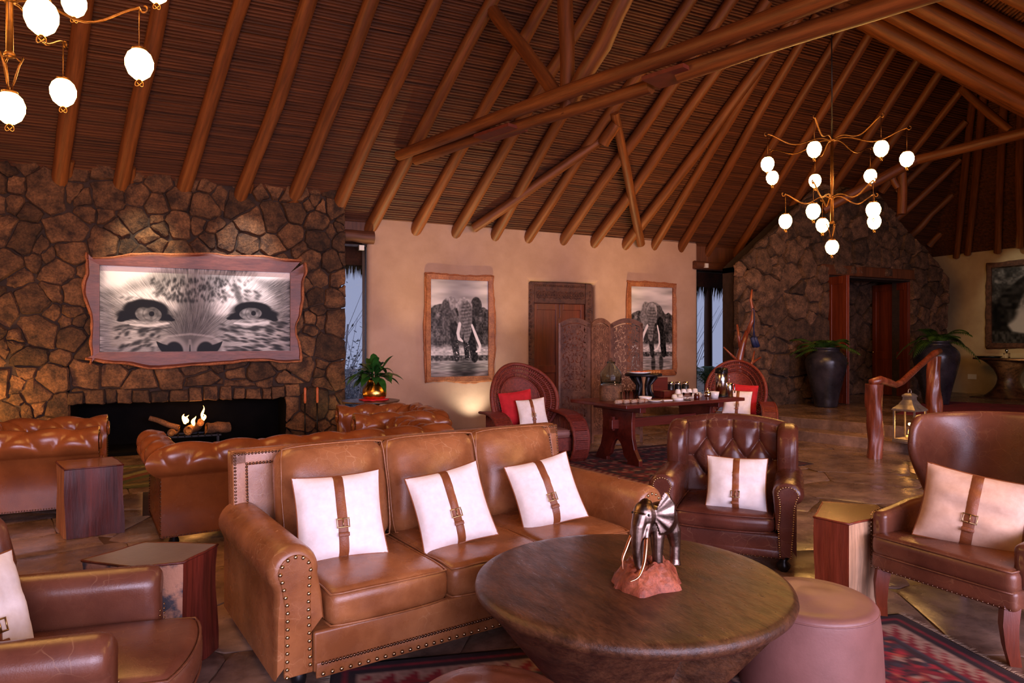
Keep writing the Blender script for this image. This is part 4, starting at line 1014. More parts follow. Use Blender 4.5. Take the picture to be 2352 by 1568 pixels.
# ---------------------------------------------------------------- wicker chairs
def wicker(label, loc, rz):
    T = thing('wicker_armchair', label, 'armchair', loc, rz, 'burgundy wicker chairs with hooded backs')
    # hooded oval back, facing -y
    def oval(a, k):
        x = .40*k*math.sin(a); z = .80+.47*k*math.cos(a); 
        if math.cos(a) < 0: z = .80+.52*k*math.cos(a)
        return x, z
    def bp(a, k):
        x, z = oval(a, k); y = .30+.22*(z-.4)-.24*(k**2)*abs(math.sin(a))**1.5-.03*k
        return (x, y, z)
    A0, A1 = -2.35, 2.35
    hood = MB()
    n = 74
    for i in range(n):
        a = lerp(A0, A1, (i+.5)/n); da = (A1-A0)/n*.31
        v = []
        for k in np.linspace(.62, .97, 6):
            for q in (-1, 1): v.append(bp(a+q*da, k))
        hood.add(v, [(j*2, j*2+1, j*2+3, j*2+2) for j in range(5)])
    hood.build('hood_weave', M_wick, T, solid=.012, kind='stuff')
    MB().tube([bp(lerp(A0, A1, i/40), 1.0) for i in range(41)], .024, 8).build('rim', M_wick, T)
    for kk in (.60, .74, .87):
        MB().tube([bp(lerp(A0, A1, i/40), kk) for i in range(41)], .013, 6).build('hoop', M_wick, T)
    MB().grid(lambda u, v: bp(lerp(-PI, PI, u), .62*v), 40, 10, cu=True).build('back_panel', M_wick, T, solid=.014)
    # arms: broad woven bands that roll down to the floor
    for s in (-1, 1):
        path = [(.30, .62), (.12, .635), (-.10, .63), (-.26, .60), (-.38, .53), (-.455, .42), (-.48, .30), (-.465, .18), (-.41, .07), (-.33, .0)]
        arm = MB(); hwid = .085
        for j in range(len(path)*5-5):
            t0, i0 = divmod(j, 5); 
            def pat(f):
                i = min(int(f), len(path)-2); q = f-i; return lerp(path[i][0], path[i+1][0], q), lerp(path[i][1], path[i+1][1], q)
            f = j/5; y0, z0 = pat(f); y1, z1 = pat(f+.2); 
            my, mz = (y0+y1)/2, (z0+z1)/2; L = math.hypot(y1-y0, z1-z0); an = math.atan2(z1-z0, y1-y0)
            M = Matrix.Translation((s*(.40+.03*sst(0, 4, f)), my, mz)) @ Matrix.Rotation(an, 4, 'X')
            arm.box(-hwid, hwid, -L*.42, L*.42, -.014, .014, M)
        ao = arm.build('arm_band', M_wick, T, smooth=False)
        for e in (-1, 1):
            MB().tube([(s*(.40+.03*sst(0, 4, i))+e*hwid, p[0], p[1]) for i, p in enumerate(path)], .019, 8).build('braid', M_wick, ao)
        sd = MB()
        for i in range(16):
            y = lerp(.28, -.40, i/15); zt = .62 if y > -.2 else lerp(.62, .45, (-.2-y)/.2)
            sd.tube([(s*.41, y, .04), (s*.41, y, zt-.02)], .009, 5)
        sd.tube([(s*.41, .3, .06), (s*.41, -.34, .06)], .012, 6).tube([(s*.41, .3, .33), (s*.41, -.44, .33)], .012, 6)
        sd.build('side_stakes', M_wick, ao, smooth=True)
        MB().tube([(s*.33, .34, 0), (s*.33, .32, .45)], .022, 8).build('leg', M_wick, T)
    MB().rbox(.36, .36, .10, .03, c=(0, -.03, .24)).build('seat_apron', M_wick, T)
    cushion('seat_cushion', M_pouf, T, .33, .36, .05, .04, .02, 0, (0, -.06, .385))
    return T
w1p = Pd(1215, 1000, 9.15)
wk1 = wicker('burgundy wicker armchair beside the elephant picture', (w1p.x, w1p.y, 0), math.radians(-4)); wk1.scale = (1.2, 1.12, .99)
wk2p = Pd(1690, 1000, 10.6)
wk2 = wicker('burgundy wicker armchair behind the right end of buffet table', (wk2p.x, wk2p.y, 0), math.radians(-44)); wk2.scale = (1.12, 1.1, .99)
def onchair(ch, x, y, z, w, h, lean, yaw, roll, label, **kw):
    return pillow(label, PM(xf(ch, (x, y, z)), ch.rotation_euler.z+yaw, lean, roll), w, h, **kw)
onchair(wk1, -.09, .14, .68, .46, .46, .2, -.1, -.12, 'red cushion behind the white one in left wicker chair', mt=M_red, strap=False, group='red cushions', t=.06)
onchair(wk1, .03, -.02, .63, .40, .38, .3, -.15, -.1, 'white cushion with tan strap in the left wicker chair', t=.06)
onchair(wk2, .08, .14, .68, .46, .46, .2, .1, .1, 'red cushion behind the white one in right wicker chair', mt=M_red, strap=False, group='red cushions', t=.06)
onchair(wk2, .02, -.02, .63, .42, .40, .3, 0, .08, 'white cushion with tan strap in the right wicker chair', t=.06)
# ---------------------------------------------------------------- carved folding screen
def cw(cx, d): return Vector(c2w(cx, d))
sA, sB, sC, sE = cw(.735, 10.70), cw(1.217, 10.54), cw(1.564, 10.85), cw(2.048, 10.67); s0 = cw(.715, 10.27)
scr = thing('folding_screen', 'carved and pierced wooden folding screen behind the buffet table', 'screen', (sB.x, sB.y, 0))
def pierced(W2, H2, arch, x0, z0):
    """openwork panel of scrolling leaves as a cell mesh"""
    b = MB(); n = 44; m = int(n*H2/W2); cell = W2/n; idx = {}; vv = []; ff = []
    def solid(i, j):
        x, z = (i+.5)/n, (j+.5)*cell/W2
        xs = abs(x-.5)*2
        if xs > .95 or z < .04 or z > H2/W2-.04: return True
        if xs < .05: return True
        u, w = xs*3.1, z*5.6
        a = math.sin(u*3.3+1.9*math.sin(w*1.25))*math.cos(w*2.6+1.4*math.sin(u*2.1))
        c = math.sin(u*5.7-w*2.2)*math.cos(w*3.7+u*1.1)
        return abs(a)*.75+abs(c)*.55 > .20 and abs(a+.55*c) > .13
    def vid(i, j):
        if (i, j) not in idx:
            x = i*cell; z = j*cell; zt = arch(x/W2)
            idx[(i, j)] = len(vv); vv.append((x0+x, 0, z0+z*(zt/H2) if H2 > .7 else z0+z))
        return idx[(i, j)]
    for i in range(n):
        for j in range(m):
            if solid(i, j): ff.append((vid(i, j), vid(i+1, j), vid(i+1, j+1), vid(i, j+1)))
    return b.add(vv, ff)
def panel(a, c):
    d = Vector((c.x-a.x, c.y-a.y)); Wd = d.length; rz = math.atan2(d.y, d.x); H = 1.95
    M = Matrix.Translation((a.x-sB.x, a.y-sB.y, 0)) @ Matrix.Rotation(rz, 4, 'Z')
    arch = lambda t: H-.10+.09*math.sin(PI*t)**.9
    fw = .05; b = MB()
    N = 16
    for (x0, x1) in ((.003, fw), (Wd-fw, Wd-.003)): b.box(x0, x1, -.014, .014, 0, arch(0))
    for i in range(N):
        t0, t1 = i/N, (i+1)/N
        x0, x1 = .003+(Wd-.006)*t0, .003+(Wd-.006)*t1
        b.add([(x0, y, arch(t0)+dz) for y in (-.014, .014) for dz in (-.075, 0)]+[(x1, y, arch(t1)+dz) for y in (-.014, .014) for dz in (-.075, 0)], [(0, 1, 5, 4), (2, 6, 7, 3), (1, 3, 7, 5), (0, 4, 6, 2)])
    for z0, z1 in ((.12, .19), (.72, .80)): b.box(fw, Wd-fw, -.012, .012, z0, z1)
    p = b.build('screen_panel', M_screen, scr, smooth=False, M=M)
    w = Wd-2*fw
    o = pierced(w, .56, lambda t: .56, fw, .18).build('fretwork', M_screen, p, smooth=False, solid=.012)
    hh = H-.13-.78
    o = pierced(w, hh, lambda t: hh-.06+.085*math.sin(PI*min(1, max(0, t*.84+.08)))**.9, fw, .79).build('fretwork', M_screen, p, smooth=False, solid=.012)
panel(s0, sA); panel(sA, sB); panel(sB, sC); panel(sC, sE)
# ---------------------------------------------------------------- buffet table
ba = math.radians(7.1); bl = Vector((4.80, 6.88))
ux, uy = Vector((math.cos(ba), math.sin(ba))), Vector((-math.sin(ba), math.cos(ba)))
BL, BW, BZ = 2.18, 1.12, .80
bc = bl+ux*BL/2+uy*BW/2
bt = thing('buffet_table', 'dark red trestle table laid with coffee and pastries', 'table', (bc.x, bc.y, 0), ba)
MB().box(-BL/2, BL/2, -BW/2, BW/2, BZ-.045, BZ).build('table_top', M_buffet, bt, smooth=False, bevel=.008)
for s in (-1, 1):
    half = [(.30, BZ-.12), (.285, .55), (.29, .35), (.33, .20), (.40, .09), (.42, .07), (.42, 0), (.20, 0), (.20, .05), (.13, .10), (.10, .20), (.06, .27), (0, .31)]
    poly = half+[(-y, z) for y, z in half[::-1][1:]]
    MB().prism(poly, s*.72-.03, s*.72+.03, 'x').build('trestle', M_buffet, bt, smooth=False, bevel=.006)
    MB().box(s*.72-.05, s*.72+.05, -.46, .46, BZ-.12, BZ-.045).build('bearer', M_buffet, bt, smooth=False, bevel=.006)
    MB().box(s*.82-.02, s*.82+.02, -.02, .02, .42, .60).build('wedge', M_buffet, bt, smooth=False)
MB().box(-.86, .86, -.035, .035, .44, .56).build('stretcher', M_buffet, bt, smooth=False, bevel=.006)
def bt_at(px, py, z=BZ):
    p = Pg(px, py, z)
    if z < BZ-.01: return (p.x, p.y, z)
    q = Vector((p.x, p.y))-bc
    while q.dot(uy) > BW/2-.09: py += .4; p = Pg(px, py, z); q = Vector((p.x, p.y))-bc
    a_, c_ = q.dot(ux), q.dot(uy); a_ = max(-BL/2+.1, min(BL/2-.1, a_)); c_ = max(-BW/2+.1, min(BW/2-.09, c_)); r_ = bc+ux*a_+uy*c_
    return (r_.x, r_.y, z)
def lat(name, label, cat, prof, px, py, m, z=BZ, group=None, n=24, part='body'):
    T = thing(name, label, cat, bt_at(px, py, z), 0, group); MB().lathe(prof, n).build(part, m, T); return T
# wooden log stand with glass drinks dispenser
T = thing('log_stand', 'sawn log carrying the glass drinks dispenser', 'stand', bt_at(1403, 919)); b = MB().grid(lambda u, v: ((.155+.014*vnoise(u*8, v*2))*math.cos(2*PI*u), (.12+.012*vnoise(u*8+3, v*2))*math.sin(2*PI*u), v*.20), 30, 4, cu=True)
b.build('bark', M_log, T); MB().lathe([(.0001, .2), (.135, .2)], 24).build('cut_top', M_sap, T)
lx, ly, _ = bt_at(1403, 919)
T = thing('drink_dispenser', 'greenish glass drinks dispenser with small tap on log', 'dispenser', (lx, ly, BZ+.201))
MB().lathe([(.0001, 0), (.135, .0), (.14, .02), (.14, .16), (.125, .19), (.075, .25), (.05, .275), (.05, .30), (.044, .30), (.044, .275), (.07, .245), (.118, .185), (.132, .158), (.132, .02), (.0001, .012)], 32).build('jar', M_gglass, T)
MB().lathe([(.0001, .29), (.055, .292), (.06, .305), (.02, .32), (.016, .335), (.022, .35), (.0001, .36)], 20).build('lid', M_gglass, T)
MB().tube([(-.04, -.13, .03), (-.05, -.17, .03), (-.052, -.175, .0)], .009, 8).tube([(-.05, -.165, .03), (-.05, -.165, .055)], .006, 6).build('tap', M_steel, T)
for i, (px, py) in enumerate(((1432, 925), (1441, 921), (1450, 924), (1459, 920))):
    T = thing('drinking_glass', ('clear tumbler nearest the log stand', 'second clear tumbler from the log stand', 'third clear tumbler from the log stand', 'clear tumbler furthest from the log stand')[i], 'glass', bt_at(px, py-4), 0, 'tumblers on the buffet')
    MB().lathe([(.0001, 0), (.034, 0), (.04, .12), (.037, .12), (.031, .008), (.0001, .008)], 18).build('tumbler', M_glass, T)
for i in range(5):
    px = 1405+i*17
    T = thing('rolled_napkin', ('leftmost of the five rolled napkins at the table front', 'second rolled napkin from the left at the table front', 'middle one of the five rolled napkins', 'fourth rolled napkin from the left at the table front', 'rightmost of the five rolled napkins at the table front')[i], 'napkin', bt_at(px+4, 928-i*.8), ba+.25, 'rolled napkins')
    MB().tube([(-.09, 0, .026), (-.05, 0, .027), (.05, 0, .027), (.09, 0, .026)], [.022, .026, .026, .021], 12).build('roll', M_paperbark, T)
    MB().tube([(-.008, 0, .027), (.008, 0, .027)], .0285, 12).build('band', M_strap, T)
lat('white_bowl', 'white oval dish in front of the black cake stand', 'bowl', [(.0001, 0), (.07, 0), (.09, .05), (.085, .05), (.065, .008), (.0001, .006)], 1482, 919, M_china)
T = lat('small_plate', 'white plate with cutlery at the table front', 'plate', [(.0001, 0), (.06, 0), (.10, .016), (.098, .02), (.058, .006), (.0001, .005)], 1503, 922, M_china, part='rim')
T = thing('serving_tongs', 'steel serving tongs lying on the white plate', 'tongs', (T.location.x+.03, T.location.y, BZ+.022), .2)
MB().box(-.08, .1, -.012, -.004, .0, .008).build('arm', M_steel, T, smooth=False); MB().box(-.08, .1, .004, .012, .0, .008).build('arm', M_steel, T, smooth=False)
tag(MB().box(-.07, .07, -.05, .05, 0, .016).build('folded_napkin', M_china, smooth=False, bevel=.005), 'folded white napkin beside the plate', 'napkin').location = bt_at(1530, 920)
# black cake stand
T = thing('cake_stand', 'black carved wooden cake stand on the buffet', 'stand', bt_at(1478, 913))
cxs, cys, _ = bt_at(1478, 913)
MB().lathe([(.0001, .30), (.25, .30), (.255, .315), (.25, .335), (.0001, .335)], 36).build('top', M_iron, T)
for k in range(6):
    a = k*PI/3+.3; MB().tube([(.13*math.cos(a), .13*math.sin(a), 0), (.09*math.cos(a), .09*math.sin(a), .10), (.085*math.cos(a), .085*math.sin(a), .18), (.17*math.cos(a), .17*math.sin(a), .30)], [.03, .022, .022, .034], 8).build('leg', M_iron, T)
tag(MB().lathe([(.0001, 0), (.09, 0), (.17, .022), (.168, .027), (.088, .008), (.0001, .007)], 30).build('serving_platter', M_china), 'white oval platter of fruit on the cake stand', 'platter').location = (cxs-.09, cys-.02, BZ+.336)
rn = random.Random(9)
for k in range(12):
    tag(MB().ell((0, 0, .016), (.022, .018, .014), 8, 6).build('fruit_slice', M_fruit), 'piece of cut fruit on the white platter', 'fruit', 'cut fruit on the platter').location = (cxs-.09+rn.uniform(-.11, .1), cys-.02+rn.uniform(-.06, .06), BZ+.342)
for k in range(8):
    tag(MB().lathe([(.0001, 0), (.018, 0), (.024, .022), (.022, .034), (.0001, .042)], 12).build('muffin', M_food), ('first', 'second', 'third', 'fourth')[k % 4]+' golden muffin from the left in the '+('front', 'back')[k//4]+' row on the stand', 'muffin', 'muffins on the cake stand').location = (cxs+.08+(k % 4)*.045, cys-.06+(k//4)*.07, BZ+.336)
# tea box
T = thing('tea_box', 'open dark red wooden tea box on the buffet', 'box', bt_at(1529, 912), ba)
MB().box(-.14, .14, -.10, .10, 0, .012).box(-.14, .14, -.10, -.088, 0, .095).box(-.14, .14, .088, .10, 0, .095).box(-.14, -.128, -.1, .1, 0, .095).box(.128, .14, -.1, .1, 0, .095).build('box_body', M_buffet, T, smooth=False)
MB().box(-.14, .14, .10, .112, .09, .27).build('lid', M_buffet, T, smooth=False)
for k in range(10): MB().box(-.12+k*.024, -.102+k*.024, -.085, .085, .015, .085).build('tea_sachet', M_paperbark, T, smooth=False)
for k, px in enumerate((1538, 1555, 1572)):
    T = thing('black_canister', ('left', 'middle', 'right')[k]+' of three black canisters with steel lids behind the cups', 'canister', bt_at(px+2, 908), 0, 'black canisters')
    MB().lathe([(.0001, 0), (.048, 0), (.05, .01), (.05, .15), (.04, .165)], 20).build('body', M_blackp, T); MB().lathe([(.042, .16), (.044, .165), (.044, .195), (.0001, .2)], 20).build('lid', M_steel, T)
k = 0
for r_, (py, z) in enumerate(((916, 0), (913.5, 0))):
    for c_ in range(5):
        T = thing('coffee_cup', ('first', 'second', 'third', 'fourth', 'fifth')[c_]+' upturned white cup from the left in the '+('front', 'back')[r_]+' row', 'cup', bt_at(1549+c_*13+r_*4, py-c_*.7, BZ), rn.uniform(0, 6), 'upturned white cups')
        MB().lathe([(.042, 0), (.041, .01), (.034, .05), (.024, .062), (.0001, .062)], 18).build('cup', M_china, T)
        MB().tube([(.036, 0, .015), (.058, 0, .02), (.058, 0, .04), (.033, 0, .048)], .005, 6).build('handle', M_china, T)
for k in range(4):
    T = thing('coffee_cup', ('first', 'second', 'third', 'fourth')[k]+' upturned white cup from the left on the second tier', 'cup', bt_at(1557+k*13, 914.6-k*.7, BZ), rn.uniform(0, 6), 'upper cups'); T.location.z = BZ+.063
    MB().lathe([(.042, 0), (.041, .01), (.034, .05), (.024, .062), (.0001, .062)], 18).build('cup', M_china, T)
lat('white_ramekin', 'low white dish before the cups', 'dish', [(.0001, 0), (.07, 0), (.072, .035), (.066, .035), (.064, .008), (.0001, .008)], 1557, 919, M_china)
lat('glass_sugar_bowl', 'glass bowl on a dark foot before the cups', 'bowl', [(.0001, 0), (.05, 0), (.025, .015), (.02, .03), (.055, .05), (.065, .1), (.06, .1), (.05, .055), (.0001, .04)], 1579, 919, M_glass)
T = lat('jam_jar', 'small jar of dark jam on the buffet', 'jar', [(.0001, 0), (.035, 0), (.038, .01), (.038, .06), (.03, .07), (.0001, .07)], 1600, 917, M_jam); MB().lathe([(.032, .07), (.034, .085), (.0001, .088)], 16).build('lid', M_steel, T)
T = lat('silver_sugar_pot', 'silver pot with knobbed lid beside the coffee urn', 'pot', [(.0001, 0), (.035, 0), (.02, .015), (.045, .04), (.052, .07), (.035, .1), (.0001, .105)], 1625, 916, M_steel); MB().lathe([(.036, .1), (.02, .12), (.006, .13), (.012, .145), (.0001, .155)], 16).build('lid', M_steel, T)
lat('milk_bowl', 'white bowl beside the coffee urn', 'bowl', [(.0001, 0), (.05, 0), (.066, .09), (.06, .09), (.046, .01), (.0001, .01)], 1641, 914, M_china)
T = lat('coffee_urn', 'tall steel coffee flask with black pump lid', 'flask', [(.0001, 0), (.085, 0), (.088, .02), (.088, .02)], 1657, 911, M_blackp, part='foot')
MB().lathe([(.084, .02), (.084, .33), (.08, .335)], 28).build('body', M_steel, T)
MB().lathe([(.085, .33), (.09, .345), (.085, .39), (.06, .41), (.0001, .412)], 28).build('pump_lid', M_blackp, T); MB().tube([(-.03, -.05, .385), (-.07, -.11, .37), (-.075, -.12, .345)], [.03, .025, .018], 10).build('spout', M_blackp, T)
T = lat('french_press', 'small steel press pot with handle at the table end', 'pot', [(.0001, 0), (.052, 0), (.052, .19), (.048, .195), (.0001, .20)], 1680, 911, M_steel)
MB().tube([(.05, 0, .17), (.1, 0, .17), (.1, 0, .06), (.05, 0, .05)], .008, 8).build('handle', M_steel, T); MB().tube([(0, 0, .2), (0, 0, .29)], .004, 6).ell((0, 0, .295), (.012, .012, .01), 8, 6).build('plunger', M_steel, T)
# ---------------------------------------------------------------- doors
d1 = struct(MB().box(DX0-.02, DX0+.16, YW+.12, YW+.24, 0, DZ).box(DX1-.16, DX1+.02, YW+.12, YW+.24, 0, DZ).box(DX0+.16, DX1-.16, YW+.125, YW+.24, DZ-.40, DZ).build('door_1', M_doord, smooth=False, bevel=.012))
b = MB(); 
for i in range(26): b.dome((DX0+.19+i*(DX1-DX0-.38)/25, YW+.12, DZ-.07), (0, -1, 0), .022)
for i in range(9):
    cx = DX0+.25+i*(DX1-DX0-.5)/8
    for k in range(8): b.dome((cx+.05*math.cos(k*PI/4), YW+.12, DZ-.24+.06*math.sin(k*PI/4)), (0, -1, 0), .02)
    b.dome((cx, YW+.12, DZ-.24), (0, -1, 0), .028)
for s in (DX0+.07, DX1-.07):
    for i in range(34): b.dome((s+.02*math.sin(i*1.6), YW+.12, .1+i*.073), (0, -1, 0), .026)
b.build('carving', M_doord, d1, kind='stuff')
DM = (DX0+DX1)/2
for (x0, x1) in ((DX0+.16, DM-.004), (DM+.004, DX1-.16)):
    lf = MB().box(x0, x1, YW+.19, YW+.23, .01, DZ-.40).build('door_leaf', M_door, d1, smooth=False)
    bb = MB()
    w = .075
    bb.box(x0, x0+w, YW+.17, YW+.2, .01, DZ-.40).box(x1-w, x1, YW+.17, YW+.2, .01, DZ-.40)
    for z0, z1 in ((.01, .16), (.98, 1.12), (DZ-.52, DZ-.40)): bb.box(x0+w, x1-w, YW+.17, YW+.2, z0, z1)
    bb.build('door_frame', M_door, lf, smooth=False, bevel=.006)
struct(MB().box(DX0-.1, DX1+.1, YW+.25, YW+.46, 0, DZ+.1).build('door_backing', M_black, smooth=False))
# entrance doors
def leafdoor(name, hinge, ang, w, h, sgn):
    M = Matrix.Translation(hinge) @ Matrix.Rotation(ang, 4, 'Z')
    o = struct(MB().box(0, sgn*w, -.02, .02, 0, h).build(name, M_door, smooth=False, M=M))
    b = MB(); f = .12
    for e in (-1, 1):
        y0, y1 = (-.034, -.018) if e < 0 else (.018, .034)
        for (a0, a1, c0, c1) in ((0, f, 0, h), (w-f, w, 0, h), (f, w-f, 0, .18), (f, w-f, .82, 1.0), (f, w-f, h-.16, h)):
            b.box(sgn*a0, sgn*a1, y0, y1, c0, c1)
    b.build('door_frame', M_door, o, smooth=False, bevel=.006)
    MB().ell((sgn*(w-.06), -.06, .98), (.025, .025, .025), 10, 8).tube([(sgn*(w-.06), -.03, .98), (sgn*(w-.06), -.06, .98)], .01, 6).build('handle', M_brass, o)
    return o
ew = (ex1-ex0)/2
leafdoor('door_2', (ex0+.03, YE+.0, .33), math.radians(-103), .56, 2.55, 1)
leafdoor('door_3', (ex1-.03, YE+.02, .33), math.radians(-101.5), 1.05, 2.55, -1)
# ---------------------------------------------------------------- vases with palms
def frond(b, base, az, up, L, droop, nl=22, w=.16):
    d = V(math.cos(az), math.sin(az), 0); side = V(-d.y, d.x, 0); sp = []
    for i in range(nl+1):
        t = i/nl; sp.append(Vector(base)+d*(L*t*math.cos(up))+V(0, 0, L*(math.sin(up)*t-droop*t*t)))
    b.tube(sp[::3]+[sp[-1]], .005, 4)
    for i in range(3, nl):
        t = i/nl; ww = w*math.sin(PI*(t*.85+.12)); tan = (sp[i+1]-sp[i-1]).normalized()
        for s in (-1, 1):
            e = sp[i]+side*s*ww+tan*ww*.7+V(0, 0, -ww*.35); m = (sp[i]+e)/2+V(0, 0, .02)
            q = tan*.011
            b.add([sp[i]-q, sp[i]+q, m+q, m-q, e], [(0, 1, 2, 3), (3, 2, 4)])
def vase(label, loc, sc):
    T = thing('floor_vase', label, 'vase', loc, 0, 'tall black clay vases'); 
    prof = [(.0001, 0), (.19, 0), (.20, .03), (.23, .22), (.31, .55), (.365, .78), (.36, .90), (.30, .99), (.235, 1.03), (.225, 1.06), (.25, 1.09), (.25, 1.115), (.215, 1.115), (.20, 1.04), (.0001, 1.0)]
    # smooth the outline
    P = []
    for i in range(len(prof)-1):
        for k in range(4):
            t = k/4; P.append((lerp(prof[i][0], prof[i+1][0], t), lerp(prof[i][1], prof[i+1][1], t)))
    P.append(prof[-1])
    for _ in range(3): P = [P[0]]+[((P[i-1][0]+2*P[i][0]+P[i+1][0])/4, (P[i-1][1]+2*P[i][1]+P[i+1][1])/4) for i in range(1, len(P)-1)]+[P[-1]]
    MB().lathe([(r*sc, z*sc) for r, z in P], 44).build('body', M_vase, T)
def palm(label, loc, n, seed, L, upr):
    T = thing('potted_palm', label, 'plant', loc, 0, 'palms in the black vases'); rn = random.Random(seed)
    for k in range(n):
        b = MB(); frond(b, (rn.uniform(-.06, .06), rn.uniform(-.06, .06), 0), rn.uniform(0, 2*PI), rn.uniform(*upr), L*rn.uniform(.7, 1.1), rn.uniform(.5, 1.0)); b.build('frond', M_palm, T)
v1 = Pg(1897, 934, .32); vase('black clay vase left of the entrance doors', (v1.x, v1.y, .32), 1.02)
palm('spreading palm in the vase left of entrance doors', (v1.x, v1.y, 1.34), 15, 4, .95, (.5, 1.2))
v2 = Pg(2150, 928, .32); vase('black clay vase right of the entrance doors', (v2.x, v2.y, .32), 1.13)
palm('spreading palm in the vase right of entrance doors', (v2.x, v2.y, 1.48), 17, 6, 1.05, (.6, 1.3))
v3 = Py(2010, 850, 10.75)
# ---------------------------------------------------------------- console at the right
cp = Vector((16.2, 8.2, .32))
T = thing('console_table', 'oval wooden console with hourglass pedestals under the tree picture', 'table', cp)
MB().grid(lambda u, v: ((.48*v if v < 1 else .48)*math.cos(2*PI*u), (1.35*v)*math.sin(2*PI*u), .86), 48, 4, cu=True).build('table_top', M_table, T, solid=.035)
for y in (-.62, .62):
    def ped(u, v):
        a = 2*PI*u; z = .84*v; t = abs(2*v-1); r = .20+.36*t**2.2
        return (.30*math.cos(a)*(.75+.4*t), y+r*math.sin(a), z)
    MB().grid(ped, 36, 20, cu=True).build('pedestal', M_table, T)
MB().box(-.42, .42, -1.2, 1.2, 0, .02).build('plinth', M_table, T, smooth=False)
for i, y in enumerate((8.75, 8.2)):
    B = thing('perfume_bottle', ('left' if i == 0 else 'right')+' clear stoppered bottle on the console', 'bottle', (16.0, y, 1.20), 0, 'bottles on the console')
    MB().rbox(.05, .05, .055, .012, c=(0, 0, .056), k=2, m=1).build('glass', M_glass, B); MB().lathe([(.018, .11), (.016, .14), (.03, .15), (.03, .19), (.0001, .2)], 14).build('stopper', M_steel, B)
B = thing('flat_tray', 'low dark round tray at the console end', 'tray', (16.15, 9.2, 1.20)); MB().lathe([(.0001, 0), (.2, 0), (.26, .03), (.25, .035), (.19, .012), (.0001, .012)], 28).build('dish', M_iron, B)
sk = Pd(2236, 868, 16.35)
B = tag(MB().box(-.012, 0, -.1, .1, -.06, .06).build('wall_socket', M_socket, smooth=False, bevel=.004), 'white double socket low on the far right wall', 'socket'); B.location = (XRW, Py(2236, 868, 9.9).y+.1, .72)
# ---------------------------------------------------------------- driftwood handrail
hr = thing('driftwood_handrail', 'varnished driftwood handrail beside the steps', 'handrail', Pg(2008, 1052, 0))
q0 = Vector(hr.location); q1 = Pd(2148, 870, 10.6); q1.z = .32
def gnarl(name, p0, h, r0, r1, seed, lx, ly):
    b = MB()
    def fn(u, v):
        a = 2*PI*u+v*.8; z = v*h; r = lerp(r0, r1, v)*(1+.16*vnoise(u*5+seed, v*4)+.10*math.sin(3*a+v*7+seed)+.05*math.sin(7*a-v*9))
        return (r*math.cos(a)+lx*math.sin(v*PI*1.2), r*math.sin(a)+ly*v, z)
    b.grid(fn, 28, 30, cu=True); top = [fn(i/28, 1) for i in range(28)]; b.add(top, [tuple(range(28))])
    return b.build(name, M_drift, hr, loc=p0)
gnarl('post', (0, 0, 0), 1.0, .085, .105, 3, .02, .0)
d = q1-q0
gnarl('post', (d.x, d.y, .32), 1.02, .11, .09, 8, -.03, .02)
pr = [Vector(Pd(px, py, dd))-q0 for px, py, dd in ((2002, 878, 9.2), (2022, 872, 9.25), (2042, 878, 9.4), (2057, 884, 9.6), (2072, 877, 9.75), (2090, 860, 9.95), (2110, 842, 10.2), (2130, 825, 10.4), (2145, 812, 10.55), (2158, 806, 10.65))]
MB().tube(pr, [.05, .055, .05, .042, .045, .046, .042, .045, .05, .045], 12).build('rail', M_drift, hr)
# ---------------------------------------------------------------- lantern
ln = Pg(2090, 1020, .16)
T = thing('candle_lantern', 'zinc and glass lantern with lit candle on the step', 'lantern', (ln.x+.14, ln.y+.1, .16), .1)
a = .14
MB().rbox(a+.02, a+.02, .02, .006, c=(0, 0, .02), k=1, m=1).build('base', M_zinc, T)
b = MB()
for sx in (-1, 1):
    for sy in (-1, 1): b.box(sx*a-.01, sx*a+.01, sy*a-.01, sy*a+.01, .03, .46)
for z in (.045, .455):
    for s in (-1, 1): b.box(-a, a, s*a-.008, s*a+.008, z-.01, z+.01).box(s*a-.008, s*a+.008, -a, a, z-.01, z+.01)
b.build('frame', M_zinc, T, smooth=False)
for s in (-1, 1):
    MB().box(-a+.01, a-.01, s*a-.002, s*a+.002, .05, .45).build('pane', M_pane, T, smooth=False)
    MB().box(s*a-.002, s*a+.002, -a+.01, a-.01, .05, .45).build('pane', M_pane, T, smooth=False)
rf = MB(); lv = [(.165, .455), (.16, .475), (.105, .53), (.065, .60), (.062, .64), (.072, .645), (.07, .665), (.04, .69), (.0, .70)]
v = [(s1*r, s2*r, z) for r, z in lv for s1, s2 in ((-1, -1), (1, -1), (1, 1), (-1, 1))]
rf.add(v, [(i*4+k, i*4+(k+1) % 4, (i+1)*4+(k+1) % 4, (i+1)*4+k) for i in range(len(lv)-1) for k in range(4)]).build('roof', M_zinc, T, smooth=False)
MB().tube([(.04*math.cos(t*PI/6), 0, .71+.04*math.sin(t*PI/6)) for t in range(12)], .006, 6, close=True).build('ring', M_zinc, T)
cd = MB().lathe([(.0001, .04), (.045, .04), (.045, .10), (.0001, .098)], 18).build('candle', M_wax, T)
MB().tube([(0, 0, .1), (0, 0, .13), (0, 0, .16), (.002, 0, .23)], [.012, .022, .018, .002], 8).build('flame', M_flame, cd)
point('candle_glow', (ln.x+.14, ln.y+.1, .42), 16, (1, .5, .14), .02)
